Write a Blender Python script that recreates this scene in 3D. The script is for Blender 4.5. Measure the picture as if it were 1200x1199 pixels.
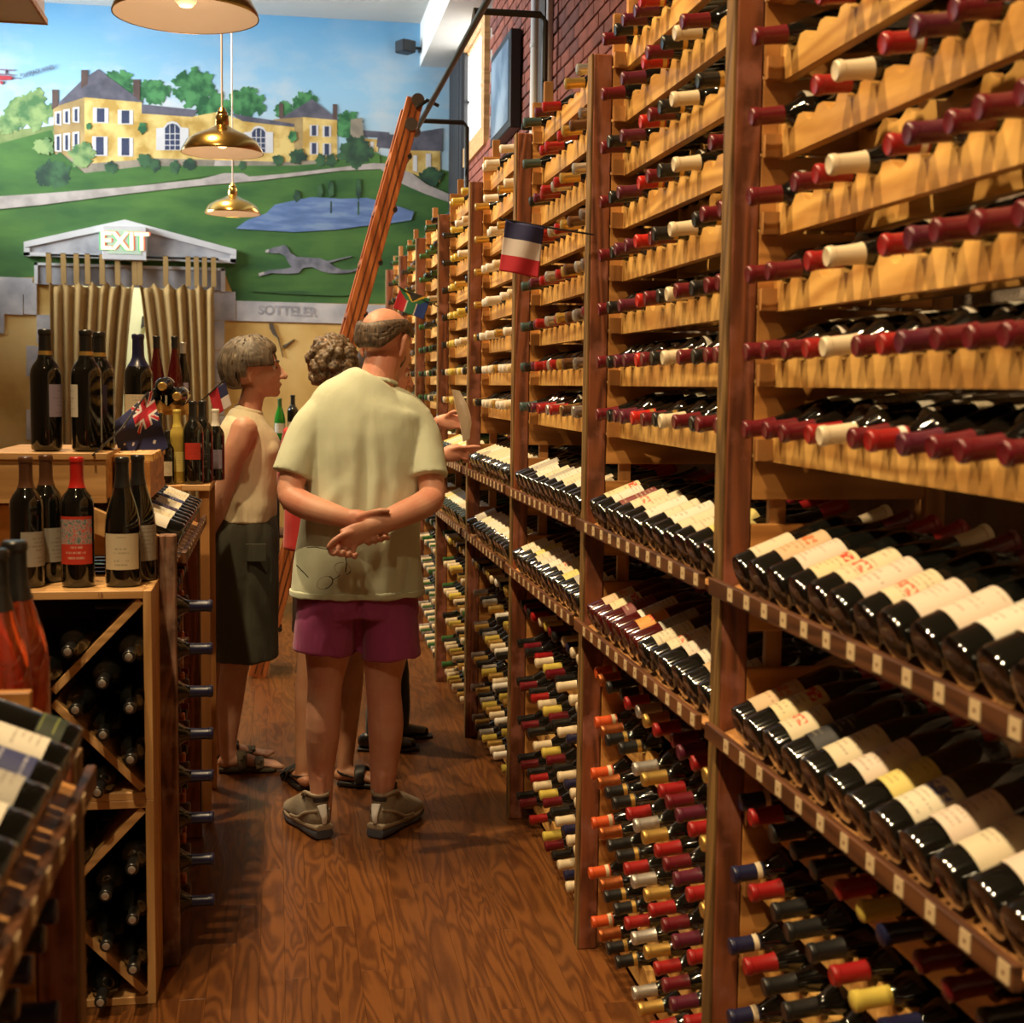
import bpy, bmesh, math, random
from mathutils import Vector, Matrix, Euler, noise as mnoise
from math import sin, cos, pi, radians, sqrt, exp

random.seed(11)
S = bpy.context.scene
for o in list(bpy.data.objects): bpy.data.objects.remove(o)

# ------------------------------------------------------------------ camera
cam_d = bpy.data.cameras.new('camera'); cam = bpy.data.objects.new('camera', cam_d)
S.collection.objects.link(cam); S.camera = cam
F_PX, YAW, PITCH, ROLL, EYE = 1622.4, .1681, .0902, .0120, 1.55
cam_d.sensor_width = 36; cam_d.sensor_fit = 'HORIZONTAL'; cam_d.lens = F_PX / 1200 * 36
cam_d.clip_start = .05; cam_d.clip_end = 100
_R = Vector((cos(YAW), -sin(YAW), 0)); _F = Vector((sin(YAW)*cos(PITCH), cos(YAW)*cos(PITCH), -sin(PITCH)))
_U = Vector((sin(YAW)*sin(PITCH), cos(YAW)*sin(PITCH), cos(PITCH)))
_r = _R*cos(ROLL) + _U*sin(ROLL); _u = _U*cos(ROLL) - _R*sin(ROLL)
cam.matrix_world = Matrix(((_r.x, _u.x, -_F.x, 0), (_r.y, _u.y, -_F.y, 0), (_r.z, _u.z, -_F.z, EYE), (0, 0, 0, 1)))
cam_d.dof.use_dof = True; cam_d.dof.focus_distance = 4.6; cam_d.dof.aperture_fstop = 6.3

# ------------------------------------------------------------------ view + world
S.view_settings.view_transform = 'Standard'; S.view_settings.look = 'None'
S.view_settings.gamma = 1; S.view_settings.exposure = 0.0
try: S.view_settings.use_curve_mapping = False
except Exception: pass
W = bpy.data.worlds.new('world'); S.world = W; W.use_nodes = True
bg = W.node_tree.nodes['Background']; bg.inputs[0].default_value = (.80, .90, 1.0, 1); bg.inputs[1].default_value = .9

# ------------------------------------------------------------------ lamps (energies used by the lamp builders)
LAMP_W = .9; LAMP_COL = (1.0, .70, .40)
PENDANTS = [(-.22, 3.6, 2.45), (-.235, 6.3, 2.55), (-.28, 9.2, 2.63)]
SPOT_W = 370; SPOT_COL = (1.0, .73, .40)
SPOTS = [(-.75, y, 4.2) for y in (-.4, 1.2, 2.8, 4.4, 6.0, 7.6, 9.2)]
# added cool fill for the mural; the opening high in the left wall is invented
dl = bpy.data.lights.new('daylight_fill', 'AREA'); dl.shape = 'RECTANGLE'; dl.size = 1.8; dl.size_y = 1.1; dl.energy = 150; dl.spread = radians(104); dl.color = (.86, .94, 1.0)
do = bpy.data.objects.new('daylight_fill', dl); S.collection.objects.link(do); do.location = (-3.55, 10.15, 3.55); do.rotation_euler = (pi/2, 0, -pi/2)

# ------------------------------------------------------------------ tiny helpers
def link(o, parent=None):
    S.collection.objects.link(o)
    if parent is not None: o.parent = parent
    return o
def tag(o, label=None, cat=None, group=None, kind=None):
    if label: o['label'] = label
    if cat: o['category'] = cat
    if group: o['group'] = group
    if kind: o['kind'] = kind
    return o
def empty(name, loc=(0,0,0), label=None, cat=None, group=None, rz=0):
    o = bpy.data.objects.new(name, None); o.empty_display_size = .1; o.location = loc; o.rotation_euler = (0,0,rz)
    link(o); return tag(o, label, cat, group)
class MB:
    """collects simple solids into one mesh"""
    def __init__(s): s.v = []; s.f = []; s.m = []; s.uv = {}
    def add(s, vs, fs, mi=0):
        b = len(s.v); s.v += [tuple(v) for v in vs]; s.f += [tuple(b+i for i in f) for f in fs]; s.m += [mi]*len(fs)
    def box(s, x0, x1, y0, y1, z0, z1, mi=0):
        s.add([(x0,y0,z0),(x1,y0,z0),(x1,y1,z0),(x0,y1,z0),(x0,y0,z1),(x1,y0,z1),(x1,y1,z1),(x0,y1,z1)],
              [(3,2,1,0),(4,5,6,7),(0,1,5,4),(1,2,6,5),(2,3,7,6),(3,0,4,7)], mi)
    def obox(s, c, ax, ay, az, mi=0):
        c = Vector(c); ax = Vector(ax); ay = Vector(ay); az = Vector(az)
        P = [c+ax*i+ay*j+az*k for k in (-1,1) for (i,j) in ((-1,-1),(1,-1),(1,1),(-1,1))]
        s.add(P, [(3,2,1,0),(4,5,6,7),(0,1,5,4),(1,2,6,5),(2,3,7,6),(3,0,4,7)], mi)
    def prism(s, poly, fn, mi=0):
        """poly: 2D points, fn(u, v, side) -> 3D for side 0/1"""
        n = len(poly); A = [fn(u,v,0) for u,v in poly]; B = [fn(u,v,1) for u,v in poly]
        s.add(A+B, [tuple(range(n)), tuple(range(2*n-1, n-1, -1))] + [(i, n+i, n+(i+1)%n, (i+1)%n) for i in range(n)], mi)
    def lathe(s, prof, M=None, seg=16, mi=0, a0=0, a1=2*pi):
        full = abs(a1-a0-2*pi) < 1e-6; n = seg if full else seg+1
        vs = []; fs = []
        for (r, z) in prof:
            for k in range(n):
                a = a0+(a1-a0)*k/seg; p = Vector((r*cos(a), r*sin(a), z)); vs.append(M @ p if M else p)
        for i in range(len(prof)-1):
            for k in range(seg if full else seg):
                k2 = (k+1) % n
                fs.append((i*n+k, i*n+k2, (i+1)*n+k2, (i+1)*n+k))
        s.add(vs, fs, mi)
    def tube(s, pts, rad, seg=8, mi=0):
        pts = [Vector(p) for p in pts]; n = len(pts); rad = rad if isinstance(rad, (list,tuple)) else [rad]*n
        vs = []; fs = []; up = Vector((0,0,1)); prevn = None
        for i, p in enumerate(pts):
            t = (pts[min(i+1,n-1)]-pts[max(i-1,0)]).normalized()
            if prevn is None:
                u = up if abs(t.z) < .9 else Vector((1,0,0)); a = t.cross(u).normalized()
            else:
                a = (prevn - t*prevn.dot(t)).normalized()
            prevn = a; b = t.cross(a)
            for k in range(seg):
                th = 2*pi*k/seg; vs.append(p+a*cos(th)*rad[i]+b*sin(th)*rad[i])
        for i in range(n-1):
            for k in range(seg):
                k2=(k+1)%seg; fs.append((i*seg+k, i*seg+k2, (i+1)*seg+k2, (i+1)*seg+k))
        fs.append(tuple(range(seg-1,-1,-1))); fs.append(tuple((n-1)*seg+k for k in range(seg)))
        s.add(vs, fs, mi)
    def mesh(s, name, mats, smooth=False, bevel=0):
        me = bpy.data.meshes.new(name); me.from_pydata(s.v, [], s.f)
        mats = mats if isinstance(mats, (list,tuple)) else [mats]
        for m in mats: me.materials.append(m)
        for p, mi in zip(me.polygons, s.m): p.material_index = mi; p.use_smooth = smooth
        bm = bmesh.new(); bm.from_mesh(me)
        bmesh.ops.recalc_face_normals(bm, faces=bm.faces)
        if bevel: bmesh.ops.bevel(bm, geom=bm.edges[:], offset=bevel, segments=1, affect='EDGES')
        bm.to_mesh(me); bm.free()
        if smooth:
            try: me.set_sharp_from_angle(angle=radians(38))
            except Exception: pass
        me.update(); return me
    def build(s, name, mats, parent=None, smooth=False, bevel=0, loc=None):
        o = bpy.data.objects.new(name, s.mesh(name, mats, smooth, bevel)); link(o, parent)
        if loc: o.location = loc
        return o
def inst(name, me, parent=None, loc=(0,0,0), M=None):
    o = bpy.data.objects.new(name, me); link(o, parent)
    if M is not None: o.matrix_local = M
    else: o.location = loc
    return o
def frame(loc, axis, front):
    """matrix whose local Z is axis and local X is front"""
    z = Vector(axis).normalized(); x = Vector(front); x = (x - z*x.dot(z)).normalized(); y = z.cross(x)
    return Matrix(((x.x,y.x,z.x,loc[0]),(x.y,y.y,z.y,loc[1]),(x.z,y.z,z.z,loc[2]),(0,0,0,1)))

# ------------------------------------------------------------------ materials
def base_mat(name):
    m = bpy.data.materials.new(name); m.use_nodes = True; nt = m.node_tree
    return m, nt, nt.nodes['Principled BSDF']
def N(nt, t, **k):
    n = nt.nodes.new(t)
    for a, b in k.items(): setattr(n, a, b)
    return n
def plain(name, col, rough=.6, metal=0, bump=0, bscale=60, var=.0, coat=0, spec=.5, trans=0, vscale=8):
    m, nt, b = base_mat(name); L = nt.links
    b.inputs['Base Color'].default_value = (*col, 1); b.inputs['Roughness'].default_value = rough; b.inputs['Metallic'].default_value = metal
    b.inputs['Coat Weight'].default_value = coat; b.inputs['Specular IOR Level'].default_value = spec
    b.inputs['Transmission Weight'].default_value = trans
    tc = N(nt, 'ShaderNodeTexCoord')
    if var:
        n = N(nt, 'ShaderNodeTexNoise'); n.inputs['Scale'].default_value = vscale; n.inputs['Detail'].default_value = 5
        L.new(tc.outputs['Object'], n.inputs['Vector'])
        r = N(nt, 'ShaderNodeValToRGB'); r.color_ramp.elements[0].position = .3; r.color_ramp.elements[1].position = .7
        r.color_ramp.elements[0].color = (*[c*(1-var) for c in col], 1); r.color_ramp.elements[1].color = (*[min(1,c*(1+var)) for c in col], 1)
        L.new(n.outputs['Fac'], r.inputs[0]); L.new(r.outputs[0], b.inputs['Base Color'])
    if bump:
        n2 = N(nt, 'ShaderNodeTexNoise'); n2.inputs['Scale'].default_value = bscale; n2.inputs['Detail'].default_value = 4
        L.new(tc.outputs['Object'], n2.inputs['Vector'])
        bp = N(nt, 'ShaderNodeBump'); bp.inputs['Strength'].default_value = bump; bp.inputs['Distance'].default_value = .01
        L.new(n2.outputs['Fac'], bp.inputs['Height']); L.new(bp.outputs[0], b.inputs['Normal'])
    return m
def wood(name, dark, light, axis='Y', rough=.5, ring=9, coat=.0, fleck=None, scale=1.0, rnd=.18, bump=.15):
    m, nt, b = base_mat(name); L = nt.links
    tc = N(nt, 'ShaderNodeTexCoord'); oi = N(nt, 'ShaderNodeObjectInfo')
    add = N(nt, 'ShaderNodeVectorMath', operation='ADD'); mul = N(nt, 'ShaderNodeVectorMath', operation='SCALE'); mul.inputs['Scale'].default_value = 37.3
    comb = N(nt, 'ShaderNodeCombineXYZ')
    for i in range(3): L.new(oi.outputs['Random'], comb.inputs[i])
    L.new(comb.outputs[0], mul.inputs[0]); L.new(tc.outputs['Object'], add.inputs[0]); L.new(mul.outputs[0], add.inputs[1])
    mp = N(nt, 'ShaderNodeMapping'); sc = [1.0*scale]*3; i = 'XYZ'.index(axis); sc[i] = .12*scale
    mp.inputs['Scale'].default_value = sc; L.new(add.outputs[0], mp.inputs['Vector'])
    wv = N(nt, 'ShaderNodeTexNoise'); wv.inputs['Scale'].default_value = ring; wv.inputs['Detail'].default_value = 2; wv.inputs['Distortion'].default_value = .6
    L.new(mp.outputs[0], wv.inputs['Vector'])
    ms = N(nt, 'ShaderNodeMath', operation='MULTIPLY'); ms.inputs[1].default_value = 60; L.new(wv.outputs['Fac'], ms.inputs[0])
    sn = N(nt, 'ShaderNodeMath', operation='SINE'); L.new(ms.outputs[0], sn.inputs[0])
    fine = N(nt, 'ShaderNodeTexNoise'); fine.inputs['Scale'].default_value = ring*16; fine.inputs['Detail'].default_value = 3
    L.new(mp.outputs[0], fine.inputs['Vector'])
    a1 = N(nt, 'ShaderNodeMath', operation='MULTIPLY_ADD'); a1.inputs[1].default_value = .28; a1.inputs[2].default_value = .32; L.new(sn.outputs[0], a1.inputs[0])
    a2 = N(nt, 'ShaderNodeMath', operation='MULTIPLY_ADD'); a2.inputs[1].default_value = .45; L.new(fine.outputs['Fac'], a2.inputs[0]); L.new(a1.outputs[0], a2.inputs[2])
    r = N(nt, 'ShaderNodeValToRGB'); r.color_ramp.elements[0].position = .12; r.color_ramp.elements[1].position = .78
    r.color_ramp.elements[0].color = (*dark, 1); r.color_ramp.elements[1].color = (*light, 1)
    L.new(a2.outputs[0], r.inputs[0])
    hv = N(nt, 'ShaderNodeHueSaturation'); mr = N(nt, 'ShaderNodeMapRange'); mr.inputs[3].default_value = 1-rnd; mr.inputs[4].default_value = 1+rnd
    L.new(oi.outputs['Random'], mr.inputs[0]); L.new(mr.outputs[0], hv.inputs['Value']); L.new(r.outputs[0], hv.inputs['Color'])
    out = hv.outputs[0]
    if fleck:
        n3 = N(nt, 'ShaderNodeTexNoise'); n3.inputs['Scale'].default_value = 14; n3.inputs['Detail'].default_value = 8; L.new(add.outputs[0], n3.inputs['Vector'])
        r3 = N(nt, 'ShaderNodeValToRGB'); r3.color_ramp.elements[0].position = .5; r3.color_ramp.elements[1].position = .68; L.new(n3.outputs['Fac'], r3.inputs[0])
        mx = N(nt, 'ShaderNodeMixRGB'); mx.inputs[2].default_value = (*fleck, 1); L.new(r3.outputs[0], mx.inputs[0]); L.new(out, mx.inputs[1]); out = mx.outputs[0]
    L.new(out, b.inputs['Base Color']); b.inputs['Roughness'].default_value = rough; b.inputs['Coat Weight'].default_value = coat; b.inputs['Coat Roughness'].default_value = .2
    bp = N(nt, 'ShaderNodeBump'); bp.inputs['Strength'].default_value = bump; bp.inputs['Distance'].default_value = .004
    L.new(a2.outputs[0], bp.inputs['Height']); L.new(bp.outputs[0], b.inputs['Normal'])
    return m
def emit(name, col, s):
    m, nt, b = base_mat(name); b.inputs['Emission Color'].default_value = (*col,1); b.inputs['Emission Strength'].default_value = s
    b.inputs['Base Color'].default_value = (*col,1); return m
def ramp2(name, c1, c2, scale=6, rough=.8, detail=6, lo=.4, hi=.6, stretch=(1,1,1), c3=None):
    m, nt, b = base_mat(name); L = nt.links; tc = N(nt,'ShaderNodeTexCoord'); mp = N(nt,'ShaderNodeMapping'); mp.inputs['Scale'].default_value = stretch
    n = N(nt,'ShaderNodeTexNoise'); n.inputs['Scale'].default_value = scale; n.inputs['Detail'].default_value = detail
    L.new(tc.outputs['Object'], mp.inputs[0]); L.new(mp.outputs[0], n.inputs['Vector'])
    r = N(nt,'ShaderNodeValToRGB'); e = r.color_ramp.elements; e[0].position = lo; e[1].position = hi; e[0].color = (*c1,1); e[1].color = (*c2,1)
    if c3: x = e.new((lo+hi)/2); x.color = (*c3,1)
    L.new(n.outputs['Fac'], r.inputs[0]); L.new(r.outputs[0], b.inputs['Base Color']); b.inputs['Roughness'].default_value = rough
    return m

M = {}
M['rail'] = wood('rail_pine', (.44,.20,.045), (.78,.46,.135), 'Y', .45, 5, rnd=.12)
M['plank'] = wood('plank_pine', (.32,.125,.028), (.60,.28,.075), 'X', .5, 5, rnd=.2)
M['plankz'] = wood('stile_pine', (.30,.13,.035), (.52,.25,.08), 'Z', .5, 5)
M['post'] = wood('reclaimed_post', (.075,.020,.008), (.25,.075,.028), 'Z', .5, 7, fleck=(.30,.11,.075), rnd=.12, bump=.5)
M['postedge'] = wood('post_edge', (.08,.040,.012), (.26,.145,.045), 'Z', .55, 8, bump=.5)
M['lip'] = wood('lip_board', (.055,.018,.007), (.14,.052,.018), 'Y', .5, 6)
M['crate'] = wood('crate_pine', (.46,.24,.08), (.72,.42,.17), 'X', .5, 5, rnd=.08)
M['cratez'] = wood('crate_pine_upright', (.44,.22,.07), (.68,.40,.16), 'Z', .5, 5, rnd=.08)
M['rough'] = wood('rough_post', (.06,.028,.016), (.25,.12,.07), 'Z', .8, 8, fleck=(.34,.22,.15), rnd=.1, bump=.9)
M['ladder'] = wood('ladder_wood', (.22,.05,.012), (.48,.15,.045), 'Z', .35, 6, coat=.3)
M['floor'] = wood('oak_floor', (.072,.022,.006), (.180,.064,.015), 'Y', .36, 11, coat=.15, rnd=.07, bump=.03)
M['floor_base'] = plain('floor_base', (.10,.032,.010), .5, var=.2)
M['glass'] = plain('dark_bottle_glass', (.005,.005,.004), .07, coat=.4, spec=.7)
M['glassg'] = plain('green_bottle_glass', (.008,.016,.004), .07, coat=.4, spec=.7)
M['glassr'] = plain('ruby_bottle_glass', (.055,.004,.004), .08, coat=.4)
M['glassrose'] = plain('rose_bottle_glass', (.85,.17,.06), .05, coat=.3, trans=.9)
M['glassy'] = plain('white_wine_glass', (.55,.40,.08), .06, coat=.5, trans=.3)
M['glassgr'] = plain('bright_green_glass', (.03,.30,.03), .06, coat=.5, trans=.3)
CAPS = {'maroon':(.13,.007,.014),'red':(.30,.010,.011),'scarlet':(.48,.015,.010),'cream':(.74,.62,.43),'black':(.012,.012,.012),'gold':(.62,.40,.11),
 'silver':(.55,.53,.5),'copper':(.42,.12,.035),'yellow':(.66,.52,.10),'green':(.03,.11,.03),'navy':(.012,.014,.05),'grey':(.30,.25,.24),'purple':(.10,.012,.03),
 'teal':(.05,.085,.085),'brown':(.09,.035,.015),'orange':(.62,.09,.02),'white':(.8,.76,.68)}
for k, c in CAPS.items():
    M['cap_'+k] = plain('capsule_'+k, c, .32, metal=.7 if k in ('gold','silver','copper','grey') else .0, bump=.06, bscale=30, spec=.5, coat=.15)
def label_mat(name, paper, ink, accent=None, accent_at=.7, dens=.46, picture=None):
    """printed label: rows of broken dashes inside a margin (paper and ink only)"""
    m, nt, b = base_mat(name); L = nt.links; uv = N(nt,'ShaderNodeUVMap'); uv.uv_map = 'UVMap'
    sp = N(nt,'ShaderNodeSeparateXYZ'); L.new(uv.outputs[0], sp.inputs[0])
    def mth(op, a, bb=None):
        n = N(nt,'ShaderNodeMath', operation=op)
        for i, v in enumerate((a, bb)):
            if v is None: continue
            if isinstance(v, (int,float)): n.inputs[i].default_value = v
            else: L.new(v, n.inputs[i])
        return n.outputs[0]
    u, v = sp.outputs[0], sp.outputs[1]
    rows = mth('MULTIPLY', v, 9.0); fr = mth('FRACT', rows); fl = mth('FLOOR', rows)
    line = mth('LESS_THAN', fr, .42)
    cb = N(nt,'ShaderNodeCombineXYZ'); L.new(mth('MULTIPLY', u, 34.), cb.inputs[0]); L.new(mth('MULTIPLY', fl, 7.77), cb.inputs[1])
    oi = N(nt,'ShaderNodeObjectInfo'); L.new(mth('MULTIPLY', oi.outputs['Random'], 50.), cb.inputs[2])
    ns = N(nt,'ShaderNodeTexNoise'); ns.inputs['Scale'].default_value = 1; ns.inputs['Detail'].default_value = 1; L.new(cb.outputs[0], ns.inputs['Vector'])
    gap = mth('GREATER_THAN', ns.outputs['Fac'], dens)
    rowon = N(nt,'ShaderNodeTexWhiteNoise', noise_dimensions='2D'); cb2 = N(nt,'ShaderNodeCombineXYZ'); L.new(fl, cb2.inputs[0]); L.new(oi.outputs['Random'], cb2.inputs[1]); L.new(cb2.outputs[0], rowon.inputs['Vector'])
    on = mth('GREATER_THAN', rowon.outputs['Value'], .3)
    wid = mth('MULTIPLY', rowon.outputs['Value'], .34)
    du = mth('ABSOLUTE', mth('SUBTRACT', u, .5)); inside = mth('LESS_THAN', du, wid); mv = mth('LESS_THAN', mth('ABSOLUTE', mth('SUBTRACT', v, .5)), .42)
    ink_f = mth('MULTIPLY', mth('MULTIPLY', mth('MULTIPLY', line, gap), on), mth('MULTIPLY', inside, mv))
    ink_f = mth('MULTIPLY', ink_f, .42)
    mx = N(nt,'ShaderNodeMixRGB'); mx.inputs[1].default_value = (*paper,1); mx.inputs[2].default_value = (*ink,1); L.new(ink_f, mx.inputs[0])
    out = mx.outputs[0]
    if accent:
        band = mth('LESS_THAN', mth('ABSOLUTE', mth('SUBTRACT', v, accent_at)), .11)
        n5 = N(nt,'ShaderNodeTexNoise'); n5.inputs['Scale'].default_value = 9; n5.inputs['Detail'].default_value = 3; L.new(uv.outputs[0], n5.inputs['Vector'])
        blob = mth('MULTIPLY', mth('MULTIPLY', band, mth('GREATER_THAN', n5.outputs['Fac'], .47)), mth('LESS_THAN', du, .3))
        mx2 = N(nt,'ShaderNodeMixRGB'); mx2.inputs[2].default_value = (*accent,1); L.new(blob, mx2.inputs[0]); L.new(out, mx2.inputs[1]); out = mx2.outputs[0]
    if picture:
        n6 = N(nt,'ShaderNodeTexNoise'); n6.inputs['Scale'].default_value = 7; n6.inputs['Detail'].default_value = 4; n6.inputs['Distortion'].default_value = 3; L.new(uv.outputs[0], n6.inputs['Vector'])
        r6 = N(nt,'ShaderNodeValToRGB'); e = r6.color_ramp.elements; e[0].position=.4; e[0].color=(*picture[0],1); e[1].position=.6; e[1].color=(*picture[1],1); x = e.new(.5); x.color=(*picture[2],1)
        L.new(n6.outputs['Fac'], r6.inputs[0])
        pm = mth('MULTIPLY', mth('GREATER_THAN', v, .42), mth('LESS_THAN', v, .94))
        mx3 = N(nt,'ShaderNodeMixRGB'); L.new(pm, mx3.inputs[0]); L.new(out, mx3.inputs[1]); L.new(r6.outputs[0], mx3.inputs[2]); out = mx3.outputs[0]
    L.new(out, b.inputs['Base Color']); b.inputs['Roughness'].default_value = .55
    return m
INK = (.10,.07,.05)
M['lab_cream'] = label_mat('label_cream', (0.623,0.541,0.377), INK)
M['lab_white'] = label_mat('label_white', (0.656,0.607,0.508), INK)
M['lab_yellow'] = label_mat('label_yellow', (0.656,0.541,0.164), INK)
M['lab_tan'] = label_mat('label_tan', (0.574,0.410,0.246), (.25,.08,.03), (.55,.16,.05), .65)
M['lab_seal'] = label_mat('label_red_seal', (0.640,0.541,0.312), INK, (.55,.05,.03), .8)
M['lab_redtext'] = label_mat('label_red_text', (0.640,0.549,0.369), INK, (.62,.14,.08), .4)
M['lab_pink'] = label_mat('label_pale_pink', (0.656,0.541,0.443), INK)
M['lab_blue'] = label_mat('label_blue_stamp', (0.656,0.599,0.459), INK, (.12,.14,.35), .7)
M['lab_orange'] = label_mat('label_orange', (0.656,0.271,0.041), (.35,.06,.01), (.65,.08,.02), .5)
M['lab_wine'] = label_mat('label_wine_red', (0.164,0.025,0.025), (.6,.5,.3))
M['lab_black'] = label_mat('label_black', (0.021,0.021,0.025), (.45,.40,.3))
M['lab_grey'] = label_mat('label_grey', (0.369,0.344,0.295), INK)
M['lab_purple'] = label_mat('label_dark_purple', (0.025,0.015,0.037), (.3,.2,.4))
M['lab_redpic'] = label_mat('label_red_picture', (0.541,0.041,0.021), (.85,.75,.6), picture=((.10,.16,.17),(.62,.10,.08),(.42,.42,.38)))
M['lab_redsq'] = label_mat('label_red_square', (0.492,0.033,0.016), (.1,.02,.01))
M['lab_navy'] = label_mat('label_navy', (0.033,0.041,0.131), (.6,.6,.65))
M['lab_mauve'] = label_mat('label_mauve', (0.287,0.246,0.344), INK)
M['lab_dkgreen'] = label_mat('label_green_text', (0.016,0.025,0.010), (.55,.60,.10), dens=.3)
M['tag'] = plain('price_card', (.62,.47,.27), .6); M['tagink'] = plain('card_print', (.25,.12,.06), .6)
M['metal'] = plain('dark_steel', (.03,.03,.03), .4, metal=.5)
M['steel'] = plain('bright_steel', (.6,.6,.6), .25, metal=1)
M['brass'] = plain('polished_brass', (.70,.45,.12), .2, metal=1)
M['enamel'] = plain('white_enamel', (.72,.62,.54), .35)
M['white'] = plain('white_paint', (.62,.61,.58), .6, var=.04)
M['ceil'] = plain('ceiling_paint', (.50,.50,.47), .8, var=.03)
M['black'] = plain('black_plastic', (.012,.012,.014), .45)
M['brick'] = plain('red_brick', (.26,.075,.045), .85, bump=.6, bscale=50, var=.35, vscale=9)
M['brickb'] = plain('dark_brick', (.17,.055,.04), .85, bump=.6, bscale=50, var=.35, vscale=9)
M['mortar'] = plain('mortar', (.36,.30,.25), .9, bump=.5, bscale=90, var=.2)
# ------------------------------------------------------------------ room shell
YB, XR, XL, ZC = 11.5, 1.45, -3.6, 4.47
def struct(name, mb, mats, smooth=False, parent=None, bevel=0):
    o = mb.build(name, mats, parent, smooth, bevel)
    if parent is None: o['kind'] = 'structure'
    return o
b = MB(); b.box(XL-.2, XR+.2, -2.5, 13.4, -.10, -.012); floor = struct('floor', b, M['floor_base'])
# oak strips: one part per board in the aisle
PW = .066; rnd = random.Random(5)
PL = {}
for L_ in (.62,.86,1.1,1.35):
    b = MB(); b.box(0, PW-.0005, 0, L_-.0006, -.012, 0); PL[L_] = b.mesh('plank', M['floor'], bevel=.0003)
cnt = 0
x = -.58
ends = None
while x < .93:
    y = 2.5 - rnd.random()*.9
    while y < 10.3:
        L_ = rnd.choice([.86,1.1,1.35,1.35])
        inst('plank', PL[L_], floor, (x, y, 0)); y += L_; cnt += 1
    x += PW
b = MB()
xx = x
while xx < XR: b.box(xx, xx+PW-.0005, -2.4, 13.3, -.012, -.0005); xx += PW
xx = -.58-PW
while xx > XL: b.box(xx, xx+PW-.0005, -2.4, 13.3, -.012, -.0005); xx -= PW
k = -.58
while k < .93: b.box(k, k+PW-.0005, 10.9, 13.3, -.012, -.002); b.box(k, k+PW-.0005, -2.4, 1.5, -.012, -.002); k += PW
o = b.build('plank_field', M['floor'], floor); o['kind'] = 'stuff'

b = MB(); b.box(XL-.2, XR+.2, -2.5, 13.4, ZC, ZC+.1); struct('ceiling', b, M['ceil'])
b = MB(); b.box(XL-.15, XL, -2.5, 13.4, 0, 2.95); b.box(XL-.15, XL, -2.5, 9.2, 2.95, ZC); b.box(XL-.15, XL, 11.1, 13.4, 2.95, ZC); b.box(XL-.15, XL, 9.2, 11.1, 4.15, ZC); struct('wall_left', b, plain('warm_plaster', (.55,.45,.30), .8, var=.08))  # gap high in this wall is cut for the added daylight
b = MB(); b.box(XL-.15, XR+.15, -2.6, -2.45, 0, ZC); struct('wall_front', b, bpy.data.materials['warm_plaster'])
# right wall: brick skin on mortar
b = MB(); WY0, WY1, WZ0, WZ1 = 9.90, 10.97, 3.37, 4.10
b.box(XR+.012, XR+.15, -2.5, WY0, 0, ZC); b.box(XR+.012, XR+.15, WY1, 13.4, 0, ZC); b.box(XR+.012, XR+.15, WY0, WY1, 0, WZ0); b.box(XR+.012, XR+.15, WY0, WY1, WZ1, ZC)
wr = struct('wall_right', b, M['mortar'])
BM = []
for mm in ('brick','brickb'):
    for Lb in (.205, .098):
        b = MB(); b.box(0, .018, 0, Lb, 0, .062); BM.append((Lb, b.mesh('brick', M[mm], bevel=.003)))
bricks = []
z = 2.30; row = 0
while z < 4.10:
    y = 4.6 + (row % 2)*.108
    while y < 11.3:
        bricks.append((y, z)); y += .216
    z += .074; row += 1
def brick_shown(y, z):
    top = 1.55 + .262*y + .02; return z < top and z > 2.40 and not (WY0-.32 < y+.1 < WY1+.3 and z > WZ0-.17) and not (y > 8.38 and y < 9.02 and 3.12 < z < 3.6)
shown = [q for q in bricks if brick_shown(*q) and q[0] < 9.7]
shown.sort(key=lambda q: -(q[1]*.6 - abs(q[0]-6.6)*.25)); solo = shown[:295]; rest = [q for q in bricks if q not in set(solo) and not (WY0-.28 < q[0]+.1 < WY1+.28 and q[1] > WZ0-.15)]
rb = random.Random(3)
for (y, z) in solo:
    me = BM[2 if rb.random() < .35 else 0][1]; o = inst('brick', me, wr, (XR-.004+rb.uniform(-.003,.002), y, z+rb.uniform(-.002,.002)))
b = MB()
for (y, z) in rest: b.box(XR-.004, XR+.012, y, y+.205, z, z+.062)
o = b.build('brickwork', M['brick'], wr); o['kind'] = 'stuff'

# window in the brick wall: pine casing, bright panes
b = MB(); b.box(XR-.03, XR+.03, WY0-.16, WY0, WZ0-.14, WZ1+.14); b.box(XR-.03, XR+.03, WY1, WY1+.14, WZ0-.14, WZ1+.14)
b.box(XR-.03, XR+.03, WY0, WY1, WZ0-.14, WZ0); b.box(XR-.03, XR+.03, WY0, WY1, WZ1, WZ1+.14)
b.box(XR+.0, XR+.12, WY0, WY0+.015, WZ0, WZ1); b.box(XR+.0, XR+.12, WY1-.015, WY1, WZ0, WZ1); b.box(XR, XR+.12, WY0, WY1, WZ0, WZ0+.012); b.box(XR, XR+.12, WY0, WY1, WZ1-.012, WZ1)
win = struct('window_1', b, M['crate'])
day = emit('daylight_pane', (1.0, .97, .92), 3.2)
mid = (WZ0+WZ1)/2
b = MB(); b.box(XR+.022, XR+.027, WY0+.012, WY1-.012, WZ0+.012, mid-.01); b.build('window_pane', day, win)
b = MB(); b.box(XR+.022, XR+.027, WY0+.012, WY1-.012, mid+.01, WZ1-.012); b.build('window_pane', day, win)
b = MB(); b.box(XR+.014, XR+.034, WY0+.012, WY1-.012, mid-.012, mid+.012); b.build('window_bar', M['white'], win)
b = MB()
for i in range(8): b.tube([(XR+.012, WY0+.08+i*.13, WZ0+.012), (XR+.012, WY0+.08+i*.13, WZ1-.012)], .004, 5)
o = b.build('window_bars', M['white'], win); o['kind'] = 'stuff'

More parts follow.
